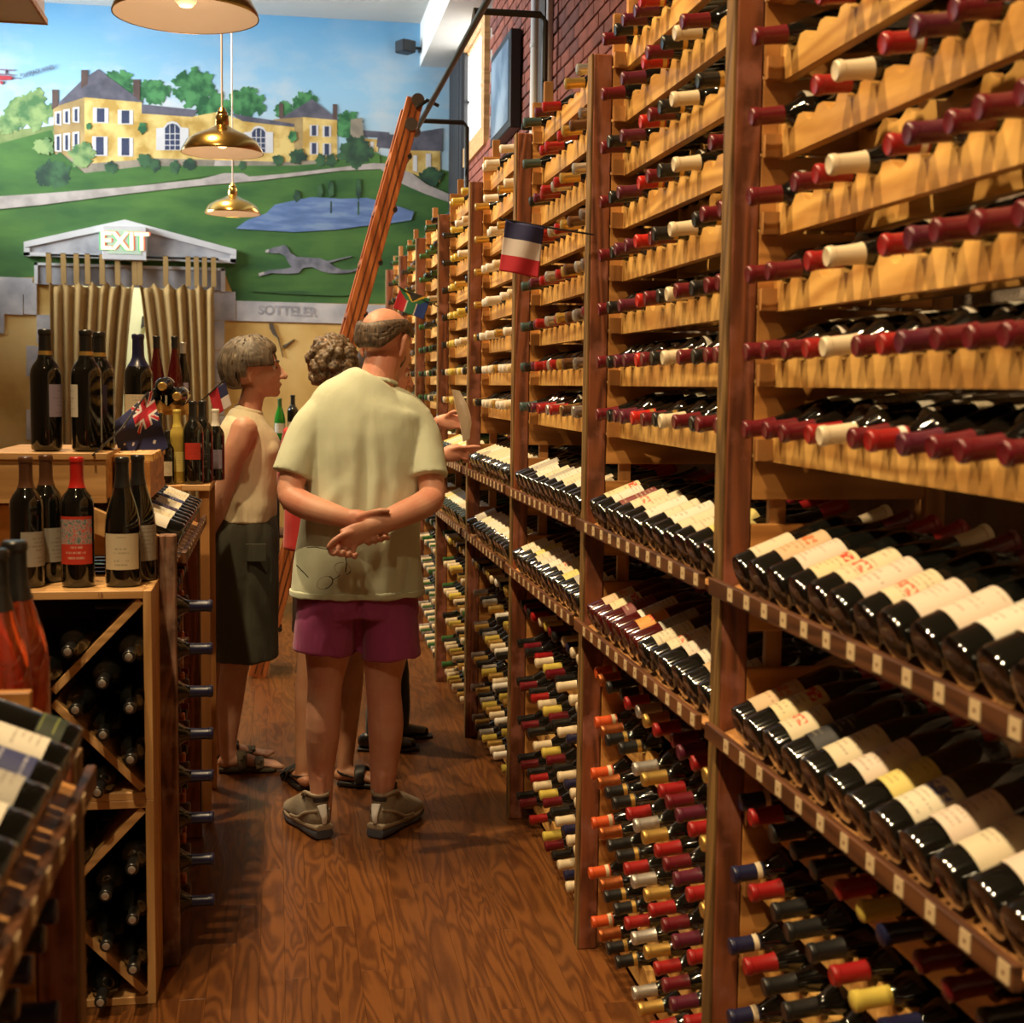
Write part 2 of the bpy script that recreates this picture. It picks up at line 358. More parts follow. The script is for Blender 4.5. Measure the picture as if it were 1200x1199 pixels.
# soffit along the right wall
b = MB(); b.box(1.15, XR+.01, 2.0, YB, 4.13, ZC); struct('trim_1', b, plain('soffit_paint', (.62,.61,.57), .7, var=.03))

# back wall with the curtained doorway
DX0, DX1, DZ = -1.60, -.62, 2.42
b = MB(); b.box(XL-.15, DX0, YB, YB+.15, 0, ZC); b.box(DX1, XR+.16, YB, YB+.15, 0, ZC); b.box(DX0, DX1, YB, YB+.15, DZ, ZC)
ochre = ramp2('ochre_wash', (.52,.29,.06), (.80,.55,.20), 2.2, .75, 8, .32, .68, c3=(.70,.44,.13))
wb = struct('wall_back', b, ochre)
b = MB(); b.box(-2.6, .4, 13.2, 13.3, 0, 3.0); b.box(-2.6,-2.5,YB+.15,13.2,0,3); b.box(.4,.5,YB+.15,13.2,0,3); b.box(-2.6,.5,YB+.15,13.3,3,3.1)
struct('wall_hall', b, plain('pale_hall_paint', (.66,.70,.52), .8, var=.05))
hl = bpy.data.lights.new('hall_lamp', 'POINT'); hl.energy = 40; hl.color = (1,.93,.78); hl.shadow_soft_size = .12; ho = bpy.data.objects.new('hall_lamp', hl); ho.location = (-1.1, 12.3, 2.6); link(ho)

# ---- mural: painted field of flat layers on the back wall; drawn on a sketch grid, set out by a plane mapping
def G(x, y):
    d = -9.50603626e-05*x - 5.16005078e-05*y + 1
    return ((6.48533418e-03*x - 2.10224145e-05*y - 2.10039310)/d, (-6.85758099e-05*x - 6.62984514e-03*y + 4.46815434)/d)
mural = empty('mural', (0, YB, 2.2), 'large painted mural of a yellow chateau, lawns and pond on the back wall', 'mural')
def layer(name, polys, mat, depth, label=None, merge=False):
    b = MB(); o = None
    for i, poly in enumerate(polys):
        pts = [G(*p) for p in poly]; dd = depth + (.00006*i if merge else .00001*i)
        b.prism(pts, lambda u, v, s: (u, -.0006 - (dd if s else .0), v-2.2))
        if not merge: o = b.build(name, mat, mural); b = MB()
        if label and o: o['label'] = label
    if merge:
        o = b.build(name, mat, mural)
        if len(polys) > 9: o['kind'] = 'stuff'
    if label: o['label'] = label
    return o
def blob(cx, cy, r, n=26, k=.22, seed=0, sx=1, sy=1, lob=5):
    rr = random.Random(seed*7+int(cx)); ph = rr.random()*6; ph2 = rr.random()*6; out = []
    for i in range(n):
        a = 2*pi*i/n; q = r*(1+k*sin(lob*a+ph)*.6 + k*.6*sin((lob*2+1)*a+ph2)); out.append((cx+q*cos(a)*sx, cy+q*sin(a)*sy))
    return out
def circ(cx, cy, rx, ry, n=12): return [(cx+rx*cos(2*pi*i/n), cy+ry*sin(2*pi*i/n)) for i in range(n)]
def foliage_blobs(cx, cy, r, seed):
    rr = random.Random(seed); out = [blob(cx, cy, r*.66, seed=seed)]
    for i in range(16):
        a = 2*pi*i/16+rr.random()*.5; q = .52+.30*rr.random(); out.append(blob(cx+cos(a)*r*q, cy+sin(a)*r*q*.85, r*(.15+.13*rr.random()), n=14, k=.4, seed=seed+i))
    return out
# sky paint: blue above, paler low, clouds brushed in
m, nt, bs = base_mat('painted_sky'); L = nt.links; tc = N(nt,'ShaderNodeTexCoord'); sp = N(nt,'ShaderNodeSeparateXYZ'); L.new(tc.outputs['Object'], sp.inputs[0])
mr = N(nt,'ShaderNodeMapRange'); mr.inputs[1].default_value = 1.1; mr.inputs[2].default_value = 2.25; L.new(sp.outputs[2], mr.inputs[0])
r = N(nt,'ShaderNodeValToRGB'); e = r.color_ramp.elements; e[0].color = (.42,.58,.64,1); e[1].color = (.13,.36,.60,1); x_ = e.new(.55); x_.color = (.28,.52,.70,1); L.new(mr.outputs[0], r.inputs[0])
mp = N(nt,'ShaderNodeMapping'); mp.inputs['Scale'].default_value = (1,1,1.9); L.new(tc.outputs['Object'], mp.inputs[0])
n = N(nt,'ShaderNodeTexNoise'); n.inputs['Scale'].default_value = 1.5; n.inputs['Detail'].default_value = 7; n.inputs['Roughness'].default_value = .55; L.new(mp.outputs[0], n.inputs['Vector'])
mm_ = N(nt,'ShaderNodeMapRange'); mm_.inputs[1].default_value = .46; mm_.inputs[2].default_value = .66; L.new(n.outputs['Fac'], mm_.inputs[0])
fa = N(nt,'ShaderNodeMapRange'); fa.inputs[1].default_value = 2.1; fa.inputs[2].default_value = 1.6; fa.inputs[3].default_value=.15; fa.inputs[4].default_value=.85; L.new(sp.outputs[2], fa.inputs[0])
mu = N(nt,'ShaderNodeMath',operation='MULTIPLY'); L.new(mm_.outputs[0], mu.inputs[0]); L.new(fa.outputs[0], mu.inputs[1])
mx = N(nt,'ShaderNodeMixRGB'); mx.inputs[2].default_value = (.66,.66,.63,1); L.new(mu.outputs[0], mx.inputs[0]); L.new(r.outputs[0], mx.inputs[1]); L.new(mx.outputs[0], bs.inputs['Base Color']); bs.inputs['Roughness'].default_value = .7
layer('painted_sky', [[(-260,-40),(545,-40),(545,215),(-260,215)]], m, .001)
P_ = {}
P_['grass'] = ramp2('painted_grass', (.028,.10,.022), (.085,.20,.035), 1.6, .75, 7, .35, .65, (1,1,3))
P_['grassd'] = ramp2('painted_dark_grass', (.02,.07,.02), (.05,.14,.03), 3, .75, 7)
P_['treel'] = ramp2('painted_pale_tree', (.07,.17,.06), (.26,.36,.13), 9, .8)
P_['tree'] = ramp2('painted_tree', (.018,.10,.035), (.08,.27,.09), 11, .8)
P_['treed'] = ramp2('painted_dark_bush', (.02,.05,.03), (.05,.13,.05), 8, .8)
P_['hill'] = ramp2('painted_far_hill', (.14,.20,.06), (.26,.30,.11), 4, .8)
P_['yel'] = ramp2('painted_ochre_wall', (.48,.29,.06), (.74,.54,.18), 7, .8)
P_['yeld'] = ramp2('painted_shaded_ochre', (.32,.21,.08), (.46,.32,.13), 5, .8)
P_['roof'] = ramp2('painted_slate', (.07,.07,.09), (.13,.12,.15), 7, .8)
P_['chim'] = plain('painted_chimney', (.10,.06,.05), .8, var=.2)
P_['white'] = plain('painted_white', (.62,.60,.58), .8, var=.06)
P_['glass'] = plain('painted_window_blue', (.035,.045,.09), .8, var=.2)
P_['base'] = ramp2('painted_stone_base', (.22,.19,.14), (.34,.28,.2), 9, .8)
P_['path'] = ramp2('painted_path', (.36,.31,.27), (.50,.43,.38), 8, .8)
P_['pond'] = ramp2('painted_pond', (.10,.17,.33), (.22,.32,.46), 4, .7, 6, .35, .65, (1,1,5), c3=(.14,.22,.42))
P_['dog'] = ramp2('painted_greyhound', (.13,.13,.15), (.24,.23,.25), 10, .8)
P_['dogw'] = plain('painted_paw', (.5,.45,.4), .8)
P_['stone'] = ramp2('painted_grey_stone', (.34,.33,.34), (.62,.58,.55), 4, .8, 8, .35, .62)
P_['stoned'] = ramp2('painted_grey_stone_shade', (.24,.24,.26), (.48,.46,.46), 5, .8, 8, .35, .65)
P_['crack'] = plain('painted_crack', (.10,.075,.05), .8)
P_['red'] = plain('painted_biplane_red', (.40,.04,.05), .8); P_['thin'] = plain('painted_biplane_wing', (.25,.16,.22), .8)
D = .0022
def NL():
    global D
    D += .0005; return D
layer('painted_hill', [[(-260,190),(-260,165),(-100,150),(0,152),(40,150),(66,146),(66,190)]], P_['hill'], NL())
layer('painted_lawn', [[(-260,400),(-260,170),(0,168),(60,152),(70,178),(170,190),(280,190),(400,186),(430,178),(470,187),(545,205),(545,357),(277,354),(262,316),(0,326),(-60,330)]], P_['grass'], NL())
layer('painted_tree', foliage_blobs(33,130,30,1)+foliage_blobs(8,145,16,2)+foliage_blobs(-60,120,34,3), P_['treel'], NL(), 'pale green painted tree group left of the chateau', merge=True)
for i, (cx, cy, r_) in enumerate([(138,98,22),(180,108,20),(228,103,27),(288,120,24),(357,122,18),(332,128,13),(408,146,20),(250,125,22)]):
    layer('painted_tree', foliage_blobs(cx,cy,r_,20+i), P_['tree'], NL() if i==0 else D+.0, merge=True)
D2 = NL()
NL(); layer('painted_wall', [[(62,124),(99,112),(99,196),(64,180)],[(320,140),(356,136),(356,188),(322,186)]], P_['yeld'], NL())
layer('painted_wall', [[(99,112),(166,118),(166,188),(99,196)],[(355,135),(395,138),(395,190),(355,190)],[(166,133),(228,136),(256,131),(284,141),(345,146),(345,192),(166,186)],[(475,176),(516,176),(516,214),(505,212),(475,200)],[(420,162),(443,163),(443,178),(420,176)]], P_['yel'], NL())
layer('painted_stone_base', [[(66,178),(99,192),(99,205),(66,186)],[(99,192),(166,187),(166,196),(99,205)],[(166,185),(345,190),(345,196),(166,195)],[(345,188),(395,188),(395,193),(345,195)]], P_['base'], NL())
layer('painted_roof', [[(64,125),(98,92),(115,81),(168,120),(99,114)],[(166,122),(232,129),(226,137),(166,133)],[(270,133),(345,145),(345,149),(284,142)],[(328,139),(366,116),(397,141),(355,137)],[(420,152),(456,155),(458,162),(420,160)],[(443,158),(475,157),(518,150),(518,177),(470,176),(441,172)]], P_['roof'], NL())
layer('painted_chimney', [[(95,82),(103,82),(103,98),(95,104)],[(156,93),(164,93),(164,118),(156,112)],[(61,105),(68,105),(68,124),(61,128)],[(327,121),(332,121),(332,138),(327,138)],[(390,122),(395,122),(395,140),(390,139)]], P_['chim'], NL())
wl = []; wd = []
for cx, cy, h in [(118,135,18),(147,137,17),(117,171,23),(147,172,22)]:
    wl.append([(cx-9,cy-h/2),(cx+9,cy-h/2+.6),(cx+9,cy+h/2+.4),(cx-9,cy+h/2)]); wd.append([(cx-4.5,cy-h/2+1),(cx+4.5,cy-h/2+1),(cx+4.5,cy+h/2-1),(cx-4.5,cy+h/2-1)])
for cx, cy, h in [(68,139,16),(78,137,17),(89,135,18),(68,168,20),(78,167,21),(89,166,22)]:
    wl.append([(cx-4,cy-h/2),(cx+4,cy-h/2-1),(cx+4,cy+h/2),(cx-4,cy+h/2-1)]); wd.append([(cx-1.6,cy-h/2+2),(cx+1.8,cy-h/2+1.5),(cx+1.8,cy+h/2-1.5),(cx-1.6,cy+h/2-2)])
for cx, cy, h in [(368,153,13),(383,154,13),(368,174,14),(383,175,14)]:
    wl.append([(cx-5,cy-h/2),(cx+5,cy-h/2),(cx+5,cy+h/2),(cx-5,cy+h/2)]); wd.append([(cx-2.6,cy-h/2+.6),(cx+2.6,cy-h/2+.6),(cx+2.6,cy+h/2-.6),(cx-2.6,cy+h/2-.6)])
for cx, cy, w, h in [(202,162,19,28),(303,166,17,26)]:
    wl.append([(cx-w,cy-h*.42),(cx-w*.55,cy-h*.45),(cx-w*.3,cy-h*.66),(cx,cy-h*.72),(cx+w*.3,cy-h*.66),(cx+w*.55,cy-h*.45),(cx+w,cy-h*.42),(cx+w,cy+h*.5),(cx-w,cy+h*.5)])
    wd.append([(cx-w*.46,cy-h*.42),(cx-w*.28,cy-h*.56),(cx,cy-h*.62),(cx+w*.28,cy-h*.56),(cx+w*.46,cy-h*.42),(cx+w*.46,cy+h*.48),(cx-w*.46,cy+h*.48)])
wl += [[(484,182),(489,182),(489,202),(484,200)],[(499,180),(505,180),(505,196),(499,196)],[(426,166),(430,166),(430,174),(426,174)],[(434,166),(438,166),(438,175),(434,175)]]
layer('painted_shutters', wl, P_['white'], NL()); layer('painted_window', wd, P_['glass'], NL())
mun = []
for cx, cy, w, h in [(202,162,19,28),(303,166,17,26)]:
    for k_ in (-.2,.05,.28): mun.append([(cx-w*.46,cy+h*k_),(cx+w*.46,cy+h*k_),(cx+w*.46,cy+h*k_+.8),(cx-w*.46,cy+h*k_+.8)])
    for k_ in (-.16,.16): mun.append([(cx+w*k_-.4,cy-h*.55),(cx+w*k_+.4,cy-h*.55),(cx+w*k_+.4,cy+h*.48),(cx+w*k_-.4,cy+h*.48)])
layer('painted_muntins', mun, P_['white'], NL(), merge=True)
layer('painted_steps', [[(252,188),(272,188),(276,201),(250,201)]], P_['path'], NL())
NL(); layer('painted_lawn', [[(56,190),(70,178),(99,203),(166,195),(345,194),(397,190),(430,176),(445,180),(445,193),(400,196),(290,208),(262,204),(150,219),(0,232),(-260,262),(-260,232),(0,205)]], P_['grass'], D)
for i, (cx, cy, r_, mk) in enumerate([(62,205,22,'treed'),(97,182,17,'treel'),(52,172,13,'treel'),(130,196,9,'treed'),(170,188,10,'treed'),(182,194,6,'treed'),(222,192,9,'treed'),(205,196,6,'treed'),(326,188,8,'treed'),(349,183,11,'treed'),(376,188,6,'treed'),(388,188,6,'treed'),(284,194,4,'treed'),(418,178,22,'treed'),(505,206,14,'treed'),(167,150,5,'tree'),(343,160,5,'tree'),(104,148,3,'tree')]):
    layer('painted_bush', foliage_blobs(cx,cy,r_,50+i) if r_ > 7 else [blob(cx,cy,r_,seed=i,sy=1.3)], P_[mk], NL() if i in (0,) else D+.0001*i, merge=True)
layer('painted_tower', [[(411,140),(424,138),(428,176),(410,176)]], P_['base'], NL())
NL(); layer('painted_path', [[(-260,252),(0,230),(60,226),(150,219),(235,210),(262,203),(285,203),(292,207),(330,204),(400,196),(438,191),(455,192),(482,203),(500,216),(545,236),(545,243),(500,228),(468,214),(446,198),(400,200),(300,212),(230,218),(150,227),(50,240),(0,245),(-260,266)]], P_['path'], D)
NL(); layer('painted_pond', [[(276,268),(290,258),(312,250),(322,240),(345,235),(365,231),(400,233),(430,232),(455,238),(485,248),(482,258),(455,262),(425,265),(395,269),(345,272),(310,270)]], P_['pond'], D)
NL(); layer('painted_shrub', [blob(348,230,4,sy=1.7),blob(375,224,3.5,sy=2.2),blob(388,222,3.2,sy=3),blob(420,222,3,sy=4),[(387,236),(389,236),(389,250),(387,250)],[(419,236),(421,236),(421,252),(419,252)]], P_['treed'], D)
NL(); layer('painted_greyhound', [[(311,294),(321,290),(328,288.5),(333,287),(337,290),(340,296),(348,301),(362,302),(374,302.5),(384,306),(391,312),(400,316),(412,316.5),(420,314),(420,316),(411,319.5),(398,320.5),(386,320),(377,318),(366,313),(355,314),(350,320),(338,321),(318,320),(306,323.5),(303,321),(316,316.5),(334,315),(342,313),(338,308),(334,300),(328,297),(318,297)]], P_['dog'], D)
NL(); layer('painted_paws', [[(303,320.5),(309,318.5),(310,321),(304,324)],[(311,293.5),(315,292),(315,296),(311,296)]], P_['dogw'], D)
layer('painted_tail', [[(384,306),(398,303),(412,300),(412,301),(398,304.5),(386,308)]], P_['dog'], D)
layer('painted_shadow', [[(295,342),(350,341),(400,344),(430,344),(400,347),(340,345)]], P_['grassd'], D)
# biplane towing a banner
NL(); layer('painted_biplane', [[(-6,88),(13,89.5),(15,91),(13,93.6),(-6,94)],[(0,95),(3,95),(4,97.5),(2,99),(0,98)]], P_['red'], D, merge=True); layer('painted_wing', [[(-8,80.5),(17,82),(17,83),(-8,81.6)],[(-6,86),(17,87.6),(17,88.4),(-6,87)],[(6,82),(7,82),(7,87),(6,87)],[(15,91),(24,92),(24,92.6),(15,91.6)]], P_['thin'], D)
def text(name, s, size, mat, M4, parent=None, ext=.0015, bold=False, align='CENTER', sx=1.0):
    c = bpy.data.curves.new(name, 'FONT'); c.body = s; c.size = size; c.align_x = align; c.align_y = 'CENTER'; c.extrude = ext
    if bold: c.offset = size*.03
    t = bpy.data.objects.new(name, c); S.collection.objects.link(t); dg = bpy.context.evaluated_depsgraph_get()
    me = bpy.data.meshes.new_from_object(t.evaluated_get(dg)); bpy.data.objects.remove(t)
    me.materials.clear(); me.materials.append(mat)
    if sx != 1:
        for v in me.vertices: v.co.x *= sx
    o = bpy.data.objects.new(name, me); link(o, parent); o.matrix_local = M4; return o
def wall_text(name, s, px, py, size, mat, tilt=0, parent=mural, sx=1.0, bold=False):
    u, v = G(px, py)
    return text(name, s, size, mat, Matrix.Translation((u, -D-.0025, v-2.2)) @ Matrix.Rotation(pi/2, 4, 'X') @ Matrix.Rotation(tilt, 4, 'Z'), parent, .0006, sx=sx, bold=bold)
wall_text('painted_banner_text', 'PLUMPJACK WINES', 43.5, 84, .050, plain('banner_ink', (.10,.07,.11), .8), radians(18), sx=.62)
# painted stone courses under the mural and round the door
NL()
layer('painted_stone', [[(277,352.5),(395,356),(545,360),(545,385),(395,379),(277,376)]], P_['stone'], D, 'long grey painted stone band with a carved name')
layer('painted_stone', [[(-260,318),(-60,322),(38,326),(38,345),(28,345),(-260,338)]], P_['stone'], D)
for q in [[(28,331),(43,332),(43,369),(28,368)],[(-10,344),(27,345),(27,369),(5,368),(5,391),(-10,391)],[(43,369),(60,369),(60,402),(43,402)],[(31,405),(60,406),(60,442),(31,441)],[(31,480),(60,480),(60,516),(31,515)],[(43,443),(60,443),(60,479),(43,479)],
          [(251,341),(276,342),(276,376),(251,375)],[(251,376),(263,376),(263,410),(251,410)],[(251,411),(276,411),(276,448),(251,448)],[(251,449),(263,449),(263,486),(251,486)],[(251,487),(276,487),(276,520),(251,520)]]:
    layer('painted_quoin', [q], P_['stone'], D+.0004)
wall_text('painted_signature', 'SOTTELER', 337, 365, .105, P_['stoned'], radians(-1.5), sx=.98, bold=True)
layer('painted_crack', [[(315,379),(320,379),(324,391),(328,398),(320,392),(316,385)],[(331,405),(337,402),(345,397),(338,404),(333,408)],[(325,395),(326,395),(332,418),(331,418)]], P_['crack'], D+.001)

# door surround: pediment, lintel, exit sign, curtains
ped = empty('door_pediment', (-1.14, YB, 2.5), 'grey stone-look pediment with white edging above the curtained doorway', 'pediment')
def on_wall(poly, y0, y1, off=(0,0,0)): 
    b = MB(); pts = [G(*p) for p in poly]; b.prism(pts, lambda u, v, s: (u+1.14, (-y0 if s == 0 else -y1), v-2.5)); return b
on_wall([(31,291),(147,262),(275,298),(275,306),(31,300)], .01, .04).build('tympanum', P_['stoned'], ped)
for poly in ([(29,284),(147,258),(147,266),(29,291)],[(147,258),(277,293),(277,300),(147,266)],[(29,291),(36,291),(36,301),(29,300)],[(270,299),(277,300),(277,309),(270,308)],[(29,296),(277,304),(277,309),(29,300)]):
    on_wall(poly, .01, .055).build('edging', P_['white'], ped)
on_wall([(42,309),(263,316),(263,341),(42,333)], .008, .03).build('lintel', P_['stoned'], ped)
for poly in ([(41,308),(45,308),(45,333),(41,333)],[(259,315),(264,315),(264,342),(259,342)],[(41,308),(264,314.5),(264,318),(41,311)]): on_wall(poly, .008, .045).build('edging', P_['white'], ped)
ex = empty('exit_sign', (-1.16, YB, 2.6), 'lit EXIT sign with green and red letters above the curtained doorway', 'sign')
b = MB(); u0, v0 = G(122,266); u1, v1 = G(173.5,307)
b.box(u0+1.16, u1+1.16, -.14, -.055, v1-2.6, v0-2.6); b.build('housing', P_['white'], ex, bevel=.004)
b = MB(); b.box(u0+1.16+.04, u1+1.16-.04, -.143, -.139, v1-2.6+.045, v0-2.6-.03); b.build('sign_face', plain('sign_face', (.55,.68,.5), .5), ex)
cc = (u0+u1)/2+1.16; cz = (v0+v1)/2-2.6+.006
text('sign_letters', 'EXIT', .19, emit('exit_glow', (1.0,.86,.52), .75), Matrix.Translation((cc, -.1455, cz)) @ Matrix.Rotation(pi/2,4,'X'), ex, .0015, True, sx=.95)
text('sign_letter_fringe', 'EXIT', .19, emit('exit_green', (.12,.55,.2), .35), Matrix.Translation((cc-.012, -.1435, cz-.004)) @ Matrix.Rotation(pi/2,4,'X'), ex, .001, True, sx=.95)  # green and red copies make the coloured fringes of the letters
text('sign_letter_fringe', 'EXIT', .19, emit('exit_red', (.8,.2,.12), .35), Matrix.Translation((cc+.012, -.1442, cz+.004)) @ Matrix.Rotation(pi/2,4,'X'), ex, .001, True, sx=.95)
# curtain rod + two panels with tabs
ro = empty('curtain_rod', (-1.12, YB-.10, 2.53), 'thin dark curtain rod under the pediment', 'curtain rod')
b = MB(); b.tube([(-.66,0,0),(.66,0,0)], .010, 8); b.build('rod', M['metal'], ro, True)
for sx in (-.65,.65):
    b = MB(); b.tube([(sx,0,0),(sx,.06,0)], .007, 6); b.build('bracket', M['metal'], ro)
ct = plain('tan_curtain_cloth', (.36,.215,.065), .85, bump=.2, bscale=120, var=.08)
def curtain(xa, xb, xa2, xb2, folds, name, label, tabs):
    # top edge xa..xb at z 2.33, lower edge xa2..xb2
    c = empty(name, ((xa+xb)/2, YB-.10, 0), label, 'curtain', None); ox = (xa+xb)/2; nx = 90; nz = 26; vs = []; fs = []
    for j in range(nz+1):
        t = j/nz; z = 2.33 - t*2.28; w = min(1, t*1.35)**.8; xl = xa+(xa2-xa)*w; xr = xb+(xb2-xb)*w
        for i in range(nx+1):
            s = i/nx; x = xl+(xr-xl)*s
            amp = .030*(.55+.45*t); y = amp*sin(s*folds*2*pi+.5*sin(s*9)) + .008*sin(s*31+t*3)
            sag = .045*(abs(sin(s*pi*(len(tabs)-1)))**1.0)*max(0,1-t*6)
            vs.append((x-ox, y, z-sag))
    for j in range(nz):
        for i in range(nx): a = j*(nx+1)+i; fs.append((a, a+1, a+nx+2, a+nx+1))
    me = bpy.data.meshes.new('cloth'); me.from_pydata(vs, [], fs); me.materials.append(ct)
    for p in me.polygons: p.use_smooth = True
    o = bpy.data.objects.new('cloth', me); link(o, c); md = o.modifiers.new('s', 'SOLIDIFY'); md.thickness = .004
    for k, tx in enumerate(tabs):
        x = xa+(xb-xa)*tx - ox; b = MB(); b.box(x-.019, x+.019, -.018, -.013, .0, .235); b.box(x-.019, x+.019, .013, .018, .0, .235); b.box(x-.019, x+.019, -.018, .018, .23, .235)
        t_ = b.build('tab', ct, c); t_.location = (0,0,2.31)
    return c
curtain(-1.76,-1.11,-1.76,-1.27, 7.5, 'curtain', 'tan tab-top curtain panel hanging left of the door gap', [0,.17,.32,.45,.62,.80,1.0])
curtain(-1.08,-.50,-.93,-.50, 7, 'curtain', 'tan tab-top curtain panel hanging right of the door gap', [0.02,.36,.66,.77,.88,1.0])
b = MB(); u, v = G(148,363); b.prism([(u-.03,v+.02),(u+.05,v+.07),(u+.03,v-.04),(u-.04,v-.09)], lambda a, c, s: (a, 13.1+.02*s, c)); 
tag(b.build('wall_bracket', M['black']), 'small dark bracket seen through the curtain gap', 'bracket')

# black drape panel in the corner, tv, pipes, speaker
b = MB()
for i in range(10): b.tube([(1.415+.012*(i%2), 11.42-i*.062, 2.0),(1.415+.012*(i%2), 11.42-i*.062, 4.12)], .034, 8)
tag(b.build('drape', M['black'], None, True), 'black pleated drape hanging in the far right corner', 'drape')
tv = empty('picture_frame', (1.44, 8.71, 3.36), 'black framed screen with pale blue picture on the brick wall', 'screen')
b = MB(); b.box(-.07, 0, -.38, .38, -.27, .31); b.build('frame', M['black'], tv, bevel=.006)
b = MB(); b.box(-.073, -.069, -.33, .34, -.22, .26); b.build('screen', ramp2('screen_picture', (.12,.17,.24), (.34,.42,.50), 3, .3), tv)
for (y, r_, zb, lab) in [(7.66,.033,2.3,'thick white pipe running up the brick wall'),(7.29,.017,2.3,'thin white pipe beside the thick one on the brick wall')]:
    p = empty('pipe', (1.405, y, zb), lab, 'pipe'); b = MB(); b.tube([(0,0,0),(0,0,4.13-zb)], r_, 14); b.build('tube', M['enamel'] if 0 else M['white'], p, True)
    for zz in (1.1,):
        b = MB(); b.tube([(0,0,zz-.0),(0,0,zz+.02)], r_+.004, 14); b.build('clamp', M['white'], p, True)
b = MB(); b.box(1.40, 1.44, 7.40, 7.58, 2.3, 4.13); tag(b.build('pipe_gap_strip', plain('dark_pipe_gap', (.06,.045,.035), .7, var=.2)), 'dark flat channel for the gap between the two white pipes', 'strip')  # solid dark strip stands in for the dark gap between the pipes
sp_ = empty('speaker', (1.02, YB-.12, 4.25), 'small black speaker on a wall bracket beside the soffit', 'speaker')
b = MB(); b.obox((0,0,0), (.055,.03,0), (-.03,.055,0), (0,0,.048)); b.build('cabinet', M['black'], sp_, bevel=.008)
b = MB(); b.tube([(.05,.02,0),(.12,.02,0),(.12,.12,0)], .012, 8); b.build('bracket', M['metal'], sp_)
# light box at upper left
fx = empty('light_fixture', (-1.38, 6.0, 3.04), 'wood-edged white ceiling light box at the upper left', 'light fixture')
b = MB(); b.box(-.4,.425,-.2,.2,0,.09); b.build('housing', M['enamel'], fx, bevel=.004)
b = MB(); b.box(-.41,.435,-.21,-.2,-.005,.02); b.box(-.41,.435,.2,.21,-.005,.02); b.box(.425,.435,-.21,.21,-.005,.02); b.box(-.41,-.4,-.21,.21,-.005,.02); b.build('edge_strip', M['crate'], fx)
for sx in (-.3,.33):
    b = MB(); b.tube([(sx,0,.09),(sx,0,ZC-3.04)], .004, 6); b.build('hanger', M['steel'], fx)

# ------------------------------------------------------------------ brass pendants
def pendant(x, y, z, label, scale=1.0, energy=LAMP_W):
    r = .178*scale
    t = empty('pendant_lamp', (x, y, z), label, 'lamp', 'brass pendant lamps over the aisles')
    b = MB(); b.lathe([(r,0),(r*1.0,.004),(r*.99,.012),(r*.86,.052),(r*.62,.078),(r*.40,.094),(r*.20,.112),(.030,.118)], seg=40); b.build('shade', M['brass'], t, True)
    b = MB(); b.lathe([(r*.985,.001),(r*.85,.048),(r*.61,.073),(r*.39,.089),(r*.19,.106),(.0,.110)], seg=40); b.build('shade_lining', M['enamel'], t, True)
    b = MB(); b.lathe([(0,.195),(.012,.195),(.016,.19),(.020,.178),(.024,.175),(.024,.165),(.028,.16),(.030,.13),(.028,.112),(.034,.110)], seg=20); b.build('socket_cap', M['brass'], t, True)
    b = MB(); b.tube([(0,0,.19),(0,0,ZC-z)], .0045, 8); b.build('cord', M['enamel'], t, True)
    b = MB(); b.lathe([(0,.022),(.016,.024),(.026,.034),(.029,.048),(.024,.062),(.014,.078),(.012,.092)], seg=16); b.build('bulb', emit('bulb_glow', (1,.72,.42), .5), t, True)
    l = bpy.data.lights.new('pendant_bulb', 'POINT'); l.energy = energy; l.color = LAMP_COL; l.shadow_soft_size = .035
    lo = bpy.data.objects.new('bulb_light', l); link(lo, t); lo.location = (0,0,.005)
labs = ['largest brass pendant lamp, cut by the top edge','middle brass pendant lamp in front of the mural','smallest and farthest brass pendant lamp, hanging lowest in the photo']
for i, (x, y, z) in enumerate(PENDANTS): pendant(x, y, z, labs[i] if i < 3 else 'brass pendant lamp hanging over the aisle beside the camera')
def ceiling_spot(x, y, z, i):
    t = empty('ceiling_spotlight', (x, y, z), f"white ceiling spotlight over the aisle, {['first','second','third','fourth','fifth','sixth','seventh'][i]} from the front", 'lamp', 'ceiling spotlights')
    b = MB(); b.lathe([(.0,.20),(.045,.20),(.055,.18),(.060,.02),(.062,.0),(.056,.0),(.050,.06),(.0,.07)], seg=20); b.build('can', M['enamel'], t, True)
    b = MB(); b.tube([(0,0,.2),(0,0,ZC-z)], .012, 8); b.build('stem', M['steel'], t, True)
    l = bpy.data.lights.new('spot_bulb', 'SPOT'); l.energy = SPOT_W; l.color = SPOT_COL; l.shadow_soft_size = .05; l.spot_size = radians(92); l.spot_blend = .8
    lo = bpy.data.objects.new('spot_light', l); link(lo, t); lo.location = (0,0,.0)
    d = Vector((1.45,.35,-2.6)).normalized(); lo.rotation_euler = d.to_track_quat('-Z','Y').to_euler()
for i, (x, y, z) in enumerate(SPOTS): ceiling_spot(x, y, z, i)
